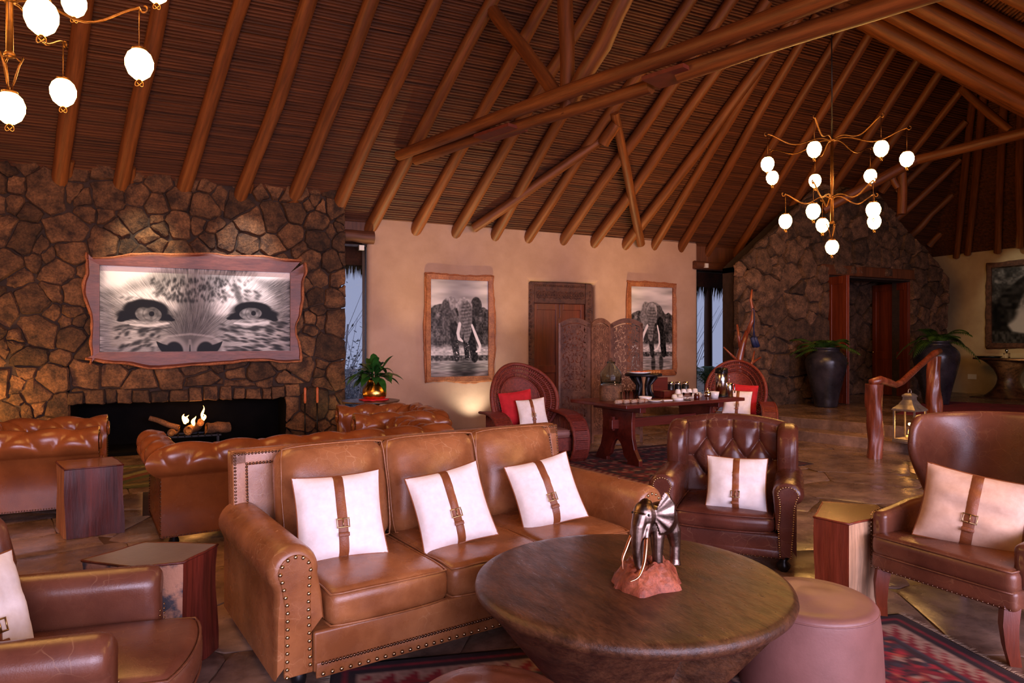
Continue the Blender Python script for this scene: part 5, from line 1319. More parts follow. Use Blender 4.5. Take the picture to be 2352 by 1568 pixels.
# ---------------------------------------------------------------- branch coat stand with binoculars
bs = Pd(1705, 900, 12.2)
T = thing('branch_stand', 'bare reddish branch stand against the entrance stone wall', 'branch', (bs.x, bs.y, .0))
o = Vector((bs.x, bs.y, 0))
def br(pts, r): MB().tube([Vector(Pd(px, py, 12.2+dd))-o for px, py, dd in pts], r, 8).build('branch', M_drift, T)
br([(1702, 990, 0), (1700, 880, 0), (1697, 830, 0), (1706, 790, 0), (1716, 760, 0)], [.09, .08, .07, .055, .04])
br([(1716, 765, 0), (1728, 735, 0), (1730, 715, 0), (1724, 690, 0), (1727, 665, 0)], [.045, .04, .032, .026, .016])
br([(1700, 800, 0), (1697, 775, 0), (1693, 745, 0)], [.035, .03, .018])
br([(1696, 830, 0), (1680, 815, -.1), (1662, 797, -.1)], [.03, .022, .012])
br([(1720, 850, 0), (1728, 830, .1), (1733, 805, .1)], [.035, .025, .012]); br([(1705, 900, 0), (1724, 835, .1), (1748, 820, .1)], [.05, .035, .014])
o2 = o
T = thing('binoculars', 'dark blue binoculars hanging on the branch stand', 'binoculars', Pd(1733, 785, 12.2), .3)
for s in (-1, 1): MB().tube([(s*.05-.04, 0, .08), (s*.05+.06, 0, -.08)], [.035, .045], 12).build('barrel', M_blue, T)
MB().tube([(-.05, 0, .08), (-.06, -.03, .4), (-.055, -.02, .58), (-.05, 0, .60), (-.045, .02, .58), (-.02, .03, .4), (.02, 0, .06)], .009, 6).build('strap', M_blue, T)
# ---------------------------------------------------------------- outside the windows
struct(MB().box(-6, 22, YW+.6, 40, -.3, -.1).build('garden_ground', M_ground, smooth=False))
def thatch(label, x0, x1, y, z, n, L, seed):
    rn = random.Random(seed); b = MB()
    for i in range(n):
        x = rn.uniform(x0, x1); yy = y+rn.uniform(-.25, .35); l = L*rn.uniform(.55, 1.1); dx = rn.uniform(-.08, .08)
        b.add([(x-.012, yy, z), (x+.012, yy, z), (x+dx+.006, yy+.1, z-l*.7), (x+dx, yy+.14, z-l)], [(0, 1, 2), (0, 2, 3)])
    o = b.build('thatch_fringe', M_thatch, smooth=False, kind='stuff'); tag(o, label, 'thatch'); return o
thatch('shaggy thatch fringe hanging outside the narrow left window', 1.8, 3.6, YW+1.0, 3.35, 900, .62, 1)
thatch('shaggy thatch fringe hanging outside the entrance window', 9.4, 13.5, YW+1.3, 3.35, 1100, .8, 2)
struct(MB().box(1.0, 4.5, YW+.4, YW+1.5, 3.3, 3.5).box(9.2, 14.5, YW+.4, YW+1.8, 3.3, 3.5).build('eave_soffit', M_thatch, smooth=False))
pole('veranda_post', Py(1676, 1000, 12.8)*1, Py(1676, 560, 12.8), .09, .09, M_beamd, None, seed=200); bpy.data.objects['veranda_post']['kind'] = 'structure'
pole('veranda_post.001', Py(1626, 1000, 13.4), Py(1626, 560, 13.4), .10, .10, M_beamd, None, seed=201)['kind'] = 'structure'
def shrub(label, c, n, R, seed, m1, tw=26):
    T = thing('dry_shrub', label, 'shrub', c, 0, 'dry shrubs in the garden'); rn = random.Random(seed); b = MB()
    for i in range(n):
        p = V(rn.gauss(0, R*.5), rn.gauss(0, R*.35), abs(rn.gauss(.1, R*.55))); q = rn.uniform(.03, .08); a = rn.uniform(0, 6); e = V(math.cos(a), math.sin(a), rn.uniform(-.5, .8))*q; h = V(-e.y, e.x, .2*q)
        b.add([p-e, p+h*.4, p+e, p-h*.4], [(0, 1, 2, 3)])
    b.build('foliage', m1, T, smooth=False, kind='stuff')
    b = MB()
    for i in range(tw):
        a = rn.uniform(0, 2*PI); l = rn.uniform(.8, 2.2)*R; x0 = rn.uniform(-.6, .6)*R
        b.tube([(x0, 0, 0), (x0+.25*l*math.cos(a), .2*l*math.sin(a), l*.5), (x0+.6*l*math.cos(a), .4*l*math.sin(a), l)], [.014, .010, .004], 4)
    b.build('twigs', M_twig, T)
shrub('pale bare shrub outside the narrow left window', (2.9, 14.5, -.1), 900, 1.0, 3, M_bush, 60)
shrub('grey scrub further off outside the left window', (3.1, 18, -.1), 1800, 1.7, 4, M_bush, 40)
shrub('pale bare shrub outside the entrance window', (12.0, 15.5, -.1), 900, 1.5, 5, M_bush, 60)
T = thing('garden_palm', 'small green palm just outside the entrance window', 'plant', (11.2, 12.6, 0)); rn = random.Random(12)
for k in range(12):
    b = MB(); frond(b, (0, 0, .4), rn.uniform(0, 6.3), rn.uniform(.6, 1.3), 1.5, .6, 24, .22); b.build('frond', M_palm, T)
MB().tube([(0, 0, -.1), (0, 0, .45)], .07, 8).build('stem', M_log, T)
T = thing('bamboo_cane', 'pale cane leaning outside the left window', 'cane', (2.6, 13.2, -.1), 0, 'canes outside the left window'); MB().tube([(0, 0, 0), (.2, .1, 2.0)], .02, 6).build('stalk', M_twig, T)
T = thing('bamboo_cane', 'second pale cane leaning outside the left window', 'cane', (2.95, 13.3, -.1), 0, 'canes outside the left window'); MB().tube([(0, 0, 0), (.25, .1, 1.9)], .02, 6).build('stalk', M_twig, T)
# ---------------------------------------------------------------- prints: tones worked out point by point and stored on the mesh
def nz(w, h, sx, sy, seed):
    r = np.random.RandomState(seed); g = r.rand(int(sy)+3, int(sx)+3)
    x = np.linspace(0, sx, w); y = np.linspace(0, sy, h); xi = x.astype(int); yi = y.astype(int); fx = x-xi; fy = y-yi
    fx = fx*fx*(3-2*fx); fy = (fy*fy*(3-2*fy))[:, None]
    a = g[yi][:, xi]*(1-fx)+g[yi][:, xi+1]*fx; b = g[yi+1][:, xi]*(1-fx)+g[yi+1][:, xi+1]*fx
    return a*(1-fy)+b*fy
def ss(a, b, x): t = np.clip((x-a)/(b-a), 0, 1); return t*t*(3-2*t)
def mixm(img, val, m): return img*(1-m)+val*m
def elm(U, Vv, cx, cy, rx, ry, rot=0., soft=.12):
    c, s = math.cos(rot), math.sin(rot); x = (U-cx)*c+(Vv-cy)*s; y = -(U-cx)*s+(Vv-cy)*c
    return 1-ss(1-soft, 1+soft, np.sqrt((x/rx)**2+(y/ry)**2))
def pathm(U, Vv, pts, ws, soft=.3):
    best = np.full(U.shape, 9.)
    for (a, b, wa, wb) in zip(pts[:-1], pts[1:], ws[:-1], ws[1:]):
        dx, dy = b[0]-a[0], b[1]-a[1]; L = dx*dx+dy*dy+1e-9; t = np.clip(((U-a[0])*dx+(Vv-a[1])*dy)/L, 0, 1)
        best = np.minimum(best, np.hypot(U-a[0]-t*dx, Vv-a[1]-t*dy)/(wa+(wb-wa)*t))
    return 1-ss(1-soft, 1+soft, best)
def print_mesh(name, img, tint, w, h, parent, m, M):
    """img rows run from top to bottom; panel in local x-z, facing -y"""
    H, Wn = img.shape[:2]
    me = bpy.data.meshes.new(name); xs = np.linspace(-w/2, w/2, Wn); zs = np.linspace(h/2, -h/2, H)
    vx, vz = np.meshgrid(xs, zs); co_ = np.stack([vx.ravel(), np.zeros(vx.size), vz.ravel()], 1)
    i = np.arange(H*Wn).reshape(H, Wn); f = np.stack([i[:-1, :-1].ravel(), i[1:, :-1].ravel(), i[1:, 1:].ravel(), i[:-1, 1:].ravel()], 1)
    me.vertices.add(len(co_)); me.vertices.foreach_set('co', co_.ravel()); me.loops.add(f.size); me.loops.foreach_set('vertex_index', f.ravel())
    me.polygons.add(len(f)); me.polygons.foreach_set('loop_start', np.arange(0, f.size, 4)); me.polygons.foreach_set('loop_total', np.full(len(f), 4)); me.update()
    a = me.color_attributes.new('Col', 'FLOAT_COLOR', 'POINT')
    rgb = img if img.ndim == 3 else np.stack([np.clip(img, 0, 1)**2.2*t for t in tint], 2)
    a.data.foreach_set('color', np.concatenate([rgb.reshape(-1, 3), np.ones((H*Wn, 1))], 1).ravel().astype(np.float32))
    me.materials.append(m); o = bpy.data.objects.new(name, me); COL.objects.link(o); o.parent = parent
    if M is not None: o.matrix_local = M
    return o
def leopard():
    w, h = 420, 196; U, Vv = np.meshgrid(np.linspace(0, 1, w), np.linspace(0, 1, h)); A = 2.13
    r = np.random.RandomState(5)
    # hair direction field fans out from the nose; noise smeared along it reads as fur
    jj, ii = np.meshgrid(np.arange(w), np.arange(h)); dx, dy = (U-.45)*A+.25*(nz(w, h, 7, 4, 8)-.5), (Vv-.85)*1.0+.25*(nz(w, h, 7, 4, 9)-.5)-.10; L = np.hypot(dx, dy)+1e-6; dx, dy = dx/L, dy/L
    def smear(src, n):
        acc = np.zeros_like(src)
        for k in range(-n, n+1): acc += src[np.clip((ii+k*dy).round().astype(int), 0, h-1), np.clip((jj+k*dx).round().astype(int), 0, w-1)]
        return acc/(2*n+1)
    fur = (smear(r.rand(h, w), 9)-.5)*2.6; big = nz(w, h, 9, 5, 3)
    im = .60+.12*(big-.5)+.30*fur
    brow = ss(.30, .62, Vv+1.9*np.maximum(0, .36-U)**1.2*1.0+.25*np.maximum(0, .40-U)); sky = (1-ss(.16, .34, Vv-.0+1.15*(U-.14)+.06*nz(w, h, 14, 8, 4)))*ss(-.02, .05, U)
    im = mixm(im, .98, np.clip(sky, 0, 1)*(1-ss(.40, .5, U)))
    im = mixm(im, .94, (1-ss(.08, .16, Vv+.35*np.abs(U-.88)))*ss(.76, .84, U))
    im = mixm(im, .56+.3*fur, (1-ss(.08, .15, U+.05*np.sin(Vv*7)))*ss(.20, .36, Vv+.6*U))
    im = mixm(im, .50+.4*fur, ss(.86, .94, U+.16*(.35-Vv))*ss(.06, .18, Vv))
    im = mixm(im, .40+.24*fur, elm(U, Vv, .47, .60, .13, .20, 0, .7)*.85); im = mixm(im, .52+.22*fur, elm(U, Vv, .50, .20, .13, .26, 0, .8)*.6)
    for (cx, cy, rx, ry, ro, v, k) in ((.22, .34, .13, .085, -.45, .93, .95), (.34, .36, .05, .16, .25, .84, .7), (.69, .27, .085, .22, .30, .97, 1.), (.63, .50, .06, .055, -.6, .86, .8), (.34, .47, .05, .06, .3, .80, .7), (.80, .26, .07, .16, -.5, .90, .8), (.17, .78, .10, .20, 0, .74, .6), (.80, .80, .17, .22, 0, .76, .6)):
        im = mixm(im, v+.36*fur, elm(U, Vv, cx, cy, rx, ry, ro, .6)*k)
    mk = np.zeros_like(im)
    for (x0, x1, y0, y1, n, s, el_) in ((.36, .64, .10, .40, 190, .0075, 2.2), (.08, .29, .68, 1.0, 60, .0125, 2.2), (.62, 1.0, .62, 1.0, 100, .0150, 1.9), (.62, .84, .10, .36, 40, .0085, 2.6), (.25, .37, .14, .36, 40, .0085, 2.6), (.10, .22, .36, .46, 16, .008, 2.4)):
        for k in range(n):
            cx, cy = r.uniform(x0, x1), r.uniform(y0, y1); q = s*r.uniform(.45, 1.35); d = math.atan2(cy-.75, (cx-.47)*A)
            mk = np.maximum(mk, elm(U, Vv, cx, cy, q*.8, q*el_, -(d+PI/2)*.6 if abs(cx-.47) > .1 else 0, .6)*r.uniform(.45, 1))
    im = mixm(im, .15+.12*fur, np.clip(mk*(.75+1.0*(fur+.3)), 0, 1)*.92)
    im = mixm(im, .38, elm(U, Vv, .705, .30, .020, .14, -.14, .5)*.8)
    im = .35*im+.65*smear(im, 4)+.08*fur
    E = [(.236, .545, -1, .066, .098, -.10), (.775, .520, 1, .062, .078, .22)]
    for (cx, cy, sg, ew, eh, tl) in E:
        # dark lids: thick wedge above, tear line to the nose, lash to the outside
        m = elm(U, Vv, cx+sg*.012, cy-.035, ew*1.72, eh*1.30, tl, .14)
        m = np.maximum(m, pathm(U, Vv, [(cx, cy), (cx-sg*.075, cy+.045), (cx-sg*.115, cy+.075)], [.085, .045, .018], .35))
        m = np.maximum(m, pathm(U, Vv, [(cx, cy-.02), (cx+sg*.095, cy+.02), (cx+sg*.135, cy+.085)], [.10, .06, .02], .35))
        im = mixm(im, .10+.05*fur, np.clip(m, 0, 1))
        xx = (U-cx)*math.cos(tl)+(Vv-cy)*math.sin(tl)
        top = ss(-.075, -.05, (Vv-cy)+.9*np.abs(xx)*.55); eye = elm(U, Vv, cx, cy+.012, ew, eh, tl, .05)*top
        im = mixm(im, .44+.20*(nz(w, h, 80, 40, 7)-.5)+.10*(Vv-cy)/eh, eye)
        im = mixm(im, .70, elm(U, Vv, cx-.026, cy-.015, .020, .022, .5, .7)*.7*eye); im = mixm(im, .12, elm(U, Vv, cx+.016, cy+.006, .0135, .030, 0, .2)); im = mixm(im, .30, (elm(U, Vv, cx+.01, cy+.006, .040, .085, 0, .1)-elm(U, Vv, cx+.01, cy+.006, .036, .077, 0, .1)).clip(0, 1)*eye*.6)
        im = mixm(im, .90+.1*fur, pathm(U, Vv, [(cx-.085, cy+.135), (cx, cy+.150), (cx+.095, cy+.118)], [.010, .018, .012], .6)*.85)
        im = mixm(im, .28, pathm(U, Vv, [(cx-.10, cy+.185), (cx, cy+.205), (cx+.11, cy+.165)], [.006, .010, .006], .6)*.7)
    # muzzle and nostrils
    im = mixm(im, .36+.15*fur, elm(U, Vv, .45, .78, .09, .12, 0, .8)*.7); im = mixm(im, .72+.12*fur, pathm(U, Vv, [(.27, 1.0), (.28, .90), (.33, .82), (.45, .79), (.56, .82), (.61, .88), (.625, 1.0)], [.012]*7, 1.)*.7)
    im = mixm(im, .48+.06*fur, elm(U, Vv, .447, .985, .155, .165, 0, .15)); im = mixm(im, .36, elm(U, Vv, .447, .87, .08, .05, 0, .8)*.6)
    for (cx, sg) in ((.365, -1), (.53, 1)):
        im = mixm(im, .66, elm(U, Vv, cx-sg*.004, .96, .062, .13, 0, .25)*.7)
        n_ = elm(U, Vv, cx, 1.0, .046, .115, 0, .15)
        for k in range(14):
            t = k/13; n_ = np.maximum(n_, elm(U, Vv, cx+sg*(.02+.068*t), .985-.10*t**1.8, .030*(1-t)+.003, .060*(1-t)**.7+.006, 0, .2))
        im = mixm(im, .06, n_)
    im = mixm(im, .66, pathm(U, Vv, [(.447, .86), (.447, 1.0)], [.006, .016], .9)*.6); im = mixm(im, .22, pathm(U, Vv, [(.447, .92), (.447, 1.0)], [.002, .004], .6))
    return np.clip((im-.08)*1.12, .03, .98)
def eleph(second):
    w, h = 140, 214; U, Vv = np.meshgrid(np.linspace(0, 1, w), np.linspace(0, 1, h))
    im = .76+.28*(nz(w, h, 2, 16, 11+second)-.5)+.10*(nz(w, h, 5, 40, 12)-.5)
    hz = .245 if not second else .285
    tex = nz(w, h, 50, 70, 13)*.5+nz(w, h, 16, 22, 14)*.5
    edge = hz+.05*(nz(w, h, 12, 1, 15)-.5)+(.08*np.abs(U-.45) if not second else .04*np.cos(U*6))
    im = mixm(im, .08+.62*tex*(.55+.45*nz(w, h, 7, 7, 16)), ss(0, .012, Vv-edge))
    im = mixm(im, .74+.3*(nz(w, h, 30, 90, 17)-.5), ss(.66, .72, Vv)); im = mixm(im, .36+.4*(nz(w, h, 40, 60, 18)-.5), ss(.775, .79, Vv)*(1-ss(.83, .85, Vv)))
    im = mixm(im, .58+.3*(nz(w, h, 10, 100, 19)-.5), ss(.835, .86, Vv))
    skin = nz(w, h, 46, 60, 20); wr = .5+.5*np.sin(Vv*180+3*np.sin(U*9))
    def put(m, v): nonlocal im; im = mixm(im, v+.22*(skin-.5), m)
    if not second:
        put(elm(U, Vv, .40, .42, .21, .20, .2, .06), .42); put(elm(U, Vv, .34, .50, .13, .10, 0, .1), .36)
        put(pathm(U, Vv, [(.40, .50), (.42, .66), (.45, .80)], [.075, .06, .05], .15), .22); put(pathm(U, Vv, [(.70, .46), (.70, .62), (.76, .80)], [.085, .07, .06], .12), .15); put(pathm(U, Vv, [(.60, .60), (.63, .79)], [.05, .04], .15), .16)
        put(elm(U, Vv, .32, .25, .13, .075, -.25, .08), .62); put(pathm(U, Vv, [(.26, .28), (.30, .36), (.38, .42)], [.07, .06, .03], .2), .34); put(elm(U, Vv, .79, .27, .10, .10, .6, .08), .26)
        put(elm(U, Vv, .575, .28, .145, .105, 0, .06), .66); put(pathm(U, Vv, [(.60, .33), (.625, .42), (.635, .52), (.62, .60)], [.12, .095, .07, .05], .12), .50)
        im = im*(1-.3*pathm(U, Vv, [(.61, .33), (.63, .55)], [.10, .06], .3)*(1-wr)); put(pathm(U, Vv, [(.44, .31), (.47, .36)], [.02, .015], .4), .2); put(elm(U, Vv, .455, .325, .015, .01, 0, .3), .08)
        im = mixm(im, .90, pathm(U, Vv, [(.50, .46), (.47, .55), (.485, .605), (.55, .635)], [.026, .027, .022, .010], .25)); im = mixm(im, .93, pathm(U, Vv, [(.715, .47), (.78, .57), (.855, .68), (.85, .73), (.79, .745)], [.016, .022, .022, .018, .008], .25))
        im = mixm(im, .85, (nz(w, h, 70, 110, 23) > .86)*ss(.60, .66, Vv)*(1-ss(.82, .84, Vv))*pathm(U, Vv, [(.46, .62), (.45, .82), (.66, .82), (.62, .6)], [.05]*4, .5))
        im = mixm(im, .20, elm(U, Vv, .58, .93, .22, .10, 0, .5)*(.5+.5*nz(w, h, 12, 90, 22)))
    else:
        put(elm(U, Vv, .52, .31, .24, .13, 0, .06), .48); put(pathm(U, Vv, [(.36, .27), (.32, .38), (.33, .46)], [.09, .085, .05], .15), .52); put(pathm(U, Vv, [(.68, .30), (.70, .40), (.68, .48)], [.08, .07, .04], .15), .34)
        put(pathm(U, Vv, [(.70, .44), (.75, .60), (.80, .79)], [.085, .075, .06], .12), .15); put(pathm(U, Vv, [(.48, .5), (.49, .66), (.52, .80)], [.06, .055, .05], .12), .20)
        put(elm(U, Vv, .51, .29, .125, .10, 0, .06), .66); put(pathm(U, Vv, [(.50, .34), (.485, .43), (.475, .52), (.48, .60)], [.115, .09, .065, .055], .12), .50); im = im*(1-.3*pathm(U, Vv, [(.50, .34), (.48, .55)], [.10, .06], .3)*(1-wr))
        im = mixm(im, .92, pathm(U, Vv, [(.40, .47), (.32, .56), (.285, .62), (.30, .65)], [.022, .024, .02, .01], .25)); im = mixm(im, .93, pathm(U, Vv, [(.64, .47), (.68, .57), (.69, .68), (.64, .745), (.56, .765)], [.014, .018, .018, .014, .006], .25))
        im = mixm(im, .16, np.maximum(elm(U, Vv, .54, .93, .05, .11, 0, .3), elm(U, Vv, .73, .92, .05, .10, 0, .3))*(.5+.5*nz(w, h, 10, 80, 24)))
    return np.clip((im-.04)*1.08, .03, .97)
def treepic():
    w, h = 150, 120; U, Vv = np.meshgrid(np.linspace(0, 1, w), np.linspace(0, 1, h)); im = .80-.12*Vv
    lv = nz(w, h, 30, 26, 31)*.5+nz(w, h, 60, 52, 32)*.5; env = ss(.62, .30, Vv+.45*np.maximum(0, U-.45)) if 0 else 1-ss(.30, .62, Vv+.45*np.maximum(0, .35-U)*-1)
    im = mixm(im, .10+.62*lv, np.clip(env*1.5*ss(.34, .60, lv+.25*(1-Vv)), 0, 1))
    im = mixm(im, .16+.5*lv*nz(w, h, 20, 16, 37), (1-ss(.2, .34, U+.1*Vv))*(1-ss(.36, .5, Vv)))
    pts = [(-.1, .66), (.06, .60), (.13, .50), (.20, .36), (.30, .22), (.44, .08), (.6, -.05)]
    im = mixm(im, .09+.18*nz(w, h, 30, 26, 33), pathm(U, Vv, pts, [.24, .17, .12, .085, .065, .05, .04], .2)); im = mixm(im, .08+.1*nz(w, h, 30, 20, 34), pathm(U, Vv, [(.02, .6), (.04, .8), (.10, .95), (.3, 1.05)], [.12, .11, .12, .14], .2))
    im = mixm(im, .12+.2*nz(w, h, 60, 30, 35), ss(.86, .90, Vv+.04*np.cos(U*5))); cr = elm(U, Vv, .40, .66, .055, .07, 0, .5)*ss(.40, .6, nz(w, h, 50, 40, 36)); im = mixm(im, .25, cr); im = mixm(im, .2, pathm(U, Vv, [(.40, .87), (.40, .68)], [.008, .005], .4))
    return np.clip(im, .03, .97)
def live_frame(T, w, h, fw, m, m2, dep, seed, wild=.35):
    """four boards with mitred inner edges and wavering raw outer edges; local x-z, front -y"""
    n = 26; C = [(-1, -1), (1, -1), (1, 1), (-1, 1)]
    for k in range(4):
        a, c = C[k], C[(k+1) % 4]; nx, nz_ = ((0, -1), (1, 0), (0, 1), (-1, 0))[k]; v = []; edge = []
        for i in range(n+1):
            t = i/n; ix, iz = lerp(a[0], c[0], t)*w/2, lerp(a[1], c[1], t)*h/2
            ww = fw*(1+wild*vnoise(t*3.2+k*7+seed, seed)+wild*.35*vnoise(t*11+k*5, seed+3)); tx, tz = c[0]-a[0], c[1]-a[1]; q = (t-.5)*2
            ox = ix+nx*ww+(tx/2)*fw*q; oz = iz+nz_*ww+(tz/2)*fw*q
            v += [(ix, -dep*.8, iz), (lerp(ix, ox, .82), -dep, lerp(iz, oz, .82)), (ox, -dep*.55, oz), (ox, 0, oz), (ix, 0, iz)]
            edge.append((ox, -dep*.45, oz))
        f = [(i*5+j, i*5+(j+1) % 5, (i+1)*5+(j+1) % 5, (i+1)*5+j) for i in range(n) for j in range(5)]+[(0, 1, 2, 3, 4), tuple(n*5+j for j in (4, 3, 2, 1, 0))]
        bo = MB().add(v, [q[::-1] for q in f]).build('frame_board', m, T, ang=40)
        MB().tube(edge, [dep*.30*(1+.5*vnoise(i*.9, k+seed)) for i in range(n+1)], 6).build('raw_edge', m2, bo)
def picture(name, label, cx, cz, w, h, Y, img, tint, fw, m, m2, dep, seed, wild, rz=0., X=None):
    T = thing(name, label, 'picture', (cx, Y, cz), rz)
    live_frame(T, w, h, fw, m, m2, dep, seed, wild)
    print_mesh('print', img, tint, w, h, T, M_print, Matrix.Translation((0, -.012, 0)))
    MB().box(-w/2-.02, w/2+.02, -.004, 0, -h/2-.02, h/2+.02).build('backing', M_black, T, smooth=False)
    return T
SEP = (1., .89, .84)
picture('leopard_picture', 'wide framed photograph of a leopard face above the fireplace', .157, 2.02, 2.46, 1.17, YS-.10, leopard(), SEP, .165, M_live, M_bark, .07, 3, .42)
picture('elephant_picture', 'framed elephant photograph beside the left window and wicker chair', 4.267, 1.80, 1.07, 1.67, YW, eleph(0), SEP, .10, M_live2, M_bark, .06, 8, .28)
picture('elephant_picture', 'framed elephant photograph partly behind the folding screen', 8.355, 1.825, 1.02, 1.65, YW, eleph(1), SEP, .085, M_live2, M_bark, .06, 15, .22)
picture('tree_picture', 'dark framed photograph of a large leaning tree on the far right wall', XRW, 2.40, 2.3, 1.75, 0, treepic(), SEP, .11, M_doord, M_doord, .06, 21, .15, rz=-PI/2).location = (XRW, 8.40, 2.40)
# ---------------------------------------------------------------- rugs
def rug(label, c, w, l, rz, seed, pal, cell, z=.004, fringe=True, name='kilim_rug', stripes=False):
    n, m = int(l/.022), int(w/.022); n = min(n, 170); m = min(m, 130); U, Vv = np.meshgrid(np.linspace(0, l, n), np.linspace(0, w, m))
    r = np.random.RandomState(seed); pal = np.array([[S(*p)[i] for i in range(3)] for p in pal])
    if stripes:
        k = ((U*1.0+Vv*.9)/cell).astype(int)
    else:
        a = np.floor((U+Vv*1.0)/cell); b_ = np.floor((U-Vv*1.0)/cell); big = np.floor((U)/(cell*6))+7*np.floor(Vv/(cell*6))
        k = ((a*3+b_*5+(a*b_) % 3+big*2) % len(pal)).astype(int)
    k = k % len(pal); img = pal[k]
    bd = np.minimum(np.minimum(U, l-U), np.minimum(Vv, w-Vv))
    for (t0, t1, ci) in ((0, .05, 0), (.05, .08, 1), (.08, .13, 0), (.26, .285, 2), (.285, .31, 0)):
        msk = (bd >= t0) & (bd < t1); img[msk] = pal[ci]
    zz = (bd > .13) & (bd < .26); tri = ((U+Vv)/.11 % 1) > ((bd-.13)/.13); img[zz & tri] = pal[3]; img[zz & ~tri] = pal[1]
    img = img*(.75+.5*r.rand(m, n)[..., None])
    T = thing(name, label, 'rug', (c[0], c[1], z), rz)
    o = print_mesh('weave', img, None, l, w, T, M_rug, Matrix.Rotation(-PI/2, 4, 'X')); 
    md = o.modifiers.new('s', 'SOLIDIFY'); md.thickness = .006; md.offset = -1
    if fringe:
        b = MB(); rn = random.Random(seed)
        for s in (-1, 1):
            y = -w/2
            while y < w/2:
                e = rn.uniform(.03, .06); b.add([(s*l/2, y, .004), (s*l/2, y+.006, .004), (s*(l/2+e), y+rn.uniform(-.01, .02), .001)], [(0, 1, 2)]); y += .011
        b.build('fringe', M_fringe, T, smooth=False, kind='stuff')
    return T
PAL = [(38, 18, 24), (120, 18, 32), (52, 44, 56), (150, 118, 104), (142, 24, 38), (88, 16, 30), (40, 34, 48), (156, 72, 56), (110, 18, 34), (46, 20, 32)]
PALD = [(40, 14, 20), (96, 16, 28), (54, 30, 40), (150, 110, 96), (120, 22, 34), (70, 14, 26), (34, 24, 32), (110, 40, 40)]
rug('dark red kilim under the round table', (1.95, 2.05), 2.0, 3.2, math.radians(-14), 1, PAL, .055)
bR = bt_at(1500, 1020, 0.0)
rug('dark red kilim under the buffet table', (5.75, 7.25), 2.2, 2.9, math.radians(5), 2, PALD, .09)
rg = Pg(2250, 950, .32)
rug('plain crimson rug on the raised floor', (13.0, 7.5), 2.2, 3.4, math.radians(25), 3, [(120, 16, 38), (130, 20, 44), (110, 14, 34), (120, 18, 40)], .3, z=.325, name='crimson_rug')
rug('striped green and brown hearth rug', (-.05, 9.2), 1.5, 2.6, .06, 4, [(70, 74, 40), (96, 66, 34), (60, 40, 30), (130, 118, 70), (110, 50, 30)], .16, stripes=True, name='hearth_rug', fringe=False)
rug('dark kilim between the chesterfields', (.55, 7.62), 1.1, 1.9, .05, 6, PALD, .08, z=.003)
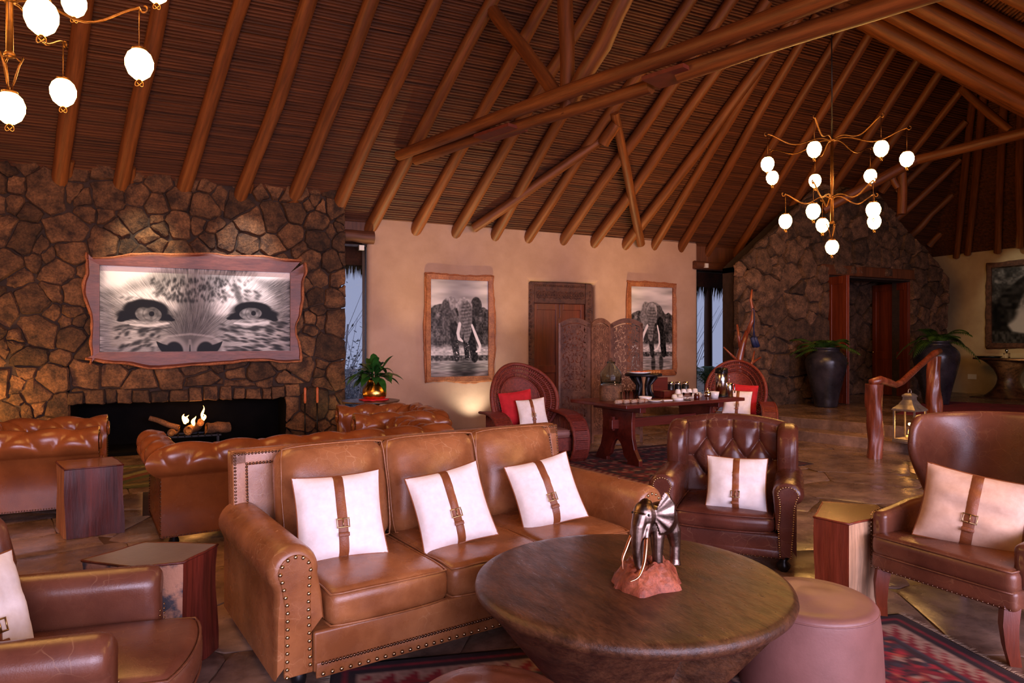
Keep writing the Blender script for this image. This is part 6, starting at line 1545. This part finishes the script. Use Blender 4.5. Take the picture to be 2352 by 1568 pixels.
# ---------------------------------------------------------------- chandeliers
def chandelier(label, base, up, low, cable_top):
    """base = foot of the stem; up and low are horizontal offsets of the hanging globes"""
    T = thing('globe_chandelier', label, 'chandelier', base, 0, 'iron chandeliers with globe lamps')
    MB().tube([(0, 0, 0), (0, 0, 1.18)], .021, 10).lathe([(.03, -.01), (.035, .01), (.02, .03)], 12).lathe([(.03, .34), (.05, .36), (.03, .38)], 12).lathe([(.03, 1.13), (.055, 1.15), (.03, 1.18)], 12).build('stem', M_gold, T)
    MB().tube([(0, 0, 1.18), (0, .01, cable_top-base[2])], .009, 6).build('cable', M_blackp, T)
    def globe(x, y, z, htop):
        g = MB().lathe([(.0001, -.105), (.03, -.1), (.065, -.07), (.085, -.02), (.087, .02), (.07, .065), (.04, .095), (.0001, .10)], 22, (x, y, z)).build('globe', M_globe, T)
        b = MB().tube([(x, y, z+.09), (x, y, htop)], .004, 5).lathe([(.05, .088), (.045, .105), (.002, .115)], 12, (x, y, z))
        b.build('hanger', M_gold, g)
        b = MB().ell((x, y, z-.108), (.012, .012, .008), 8, 6)
        for s in (-1, 1): b.tube([(x+s*(.003+.022*math.sin(t*.5)), y, z-.108-.022*(1-math.cos(t*.62))) for t in range(9)], .0035, 5)
        b.build('finial', M_gold, g)
    def arm(x, y, hz, gz, top):
        L = math.hypot(x, y); ux_, uy_ = x/L, y/L; pts = []
        for i in range(15):
            t = i/14; s = L*(t*1.0); z = hz+.02*math.sin(t*2*PI)+.04*t-.10*math.sin(PI*max(0, (t-.12)/.88))**2
            pts.append((ux_*s, uy_*s, z))
        e = pts[-1]
        for i in range(1, 9):
            a = i*.62; r = .034*(1-i*.07); pts.append((e[0]-ux_*(.0-.034+r*math.cos(a)) if 0 else e[0]+ux_*(.034-r*math.cos(a))*.9, e[1]+uy_*(.034-r*math.cos(a))*.9, e[2]-.0-r*math.sin(a)))
        MB().tube(pts, [.0095]*15+[.007]*8, 7).build('arm', M_gold, T)
        globe(x, y, gz, pts[-4][2]); 
    for (x, y) in up: arm(x, y, 1.15, .775, 0)
    for (x, y) in low: arm(x, y, .35, .015, 0)
    for s in range(3):
        a = s*2.1; MB().tube([(.02*math.cos(a), .02*math.sin(a), 0), (.06*math.cos(a), .06*math.sin(a), -.03), (.075*math.cos(a), .075*math.sin(a), -.0), (.05*math.cos(a), .05*math.sin(a), -.06), (.012*math.cos(a), .012*math.sin(a), -.22)], .006, 6).build('scroll', M_gold, T)
    globe(0, 0, -.335, -.2)
    return T
fb = Pd(1911, 512, 9.5)
def rel(px, py, z, b):
    d = F*(z-HC)/(HY-py); X, Y = c2w((px-1176)/F*d, d); return (X-b.x, Y-b.y)
zu, zl = fb.z+.775, fb.z+.015
U_ = [rel(px, py, zu, fb) for px, py in ((1763, 377), (1774, 408), (1870, 343), (1872, 415), (1999, 404), (2024, 341), (2083, 365))]
L_ = [rel(px, py, zl, fb) for px, py in ((1804, 508), (1868, 485), (1889, 517), (2006, 482), (2008, 509))]
chandelier('two-tier iron chandelier of glowing globes before the entrance', fb, U_, L_, 6.9)
nb_ = Pd(22, 128, 4.4); zl2 = nb_.z+.015
L2 = [rel(px, py, zl2, nb_) for px, py in ((95, 38), (320, 147), (145, 212))]+[(-.55, .3), (-.6, -.3)]
U2 = [(.9*math.cos(k*2*PI/7+.4), .9*math.sin(k*2*PI/7+.4)) for k in range(7)]
chandelier('chandelier of glowing globes cut off by the top left corner', nb_, U2, L2, 6.2)
chandelier('chandelier of glowing globes hanging over the seats near the viewer', Vector((4.6, .6, 3.3)), U2, [(.65*math.cos(k*2*PI/5), .65*math.sin(k*2*PI/5)) for k in range(5)], 5.3)
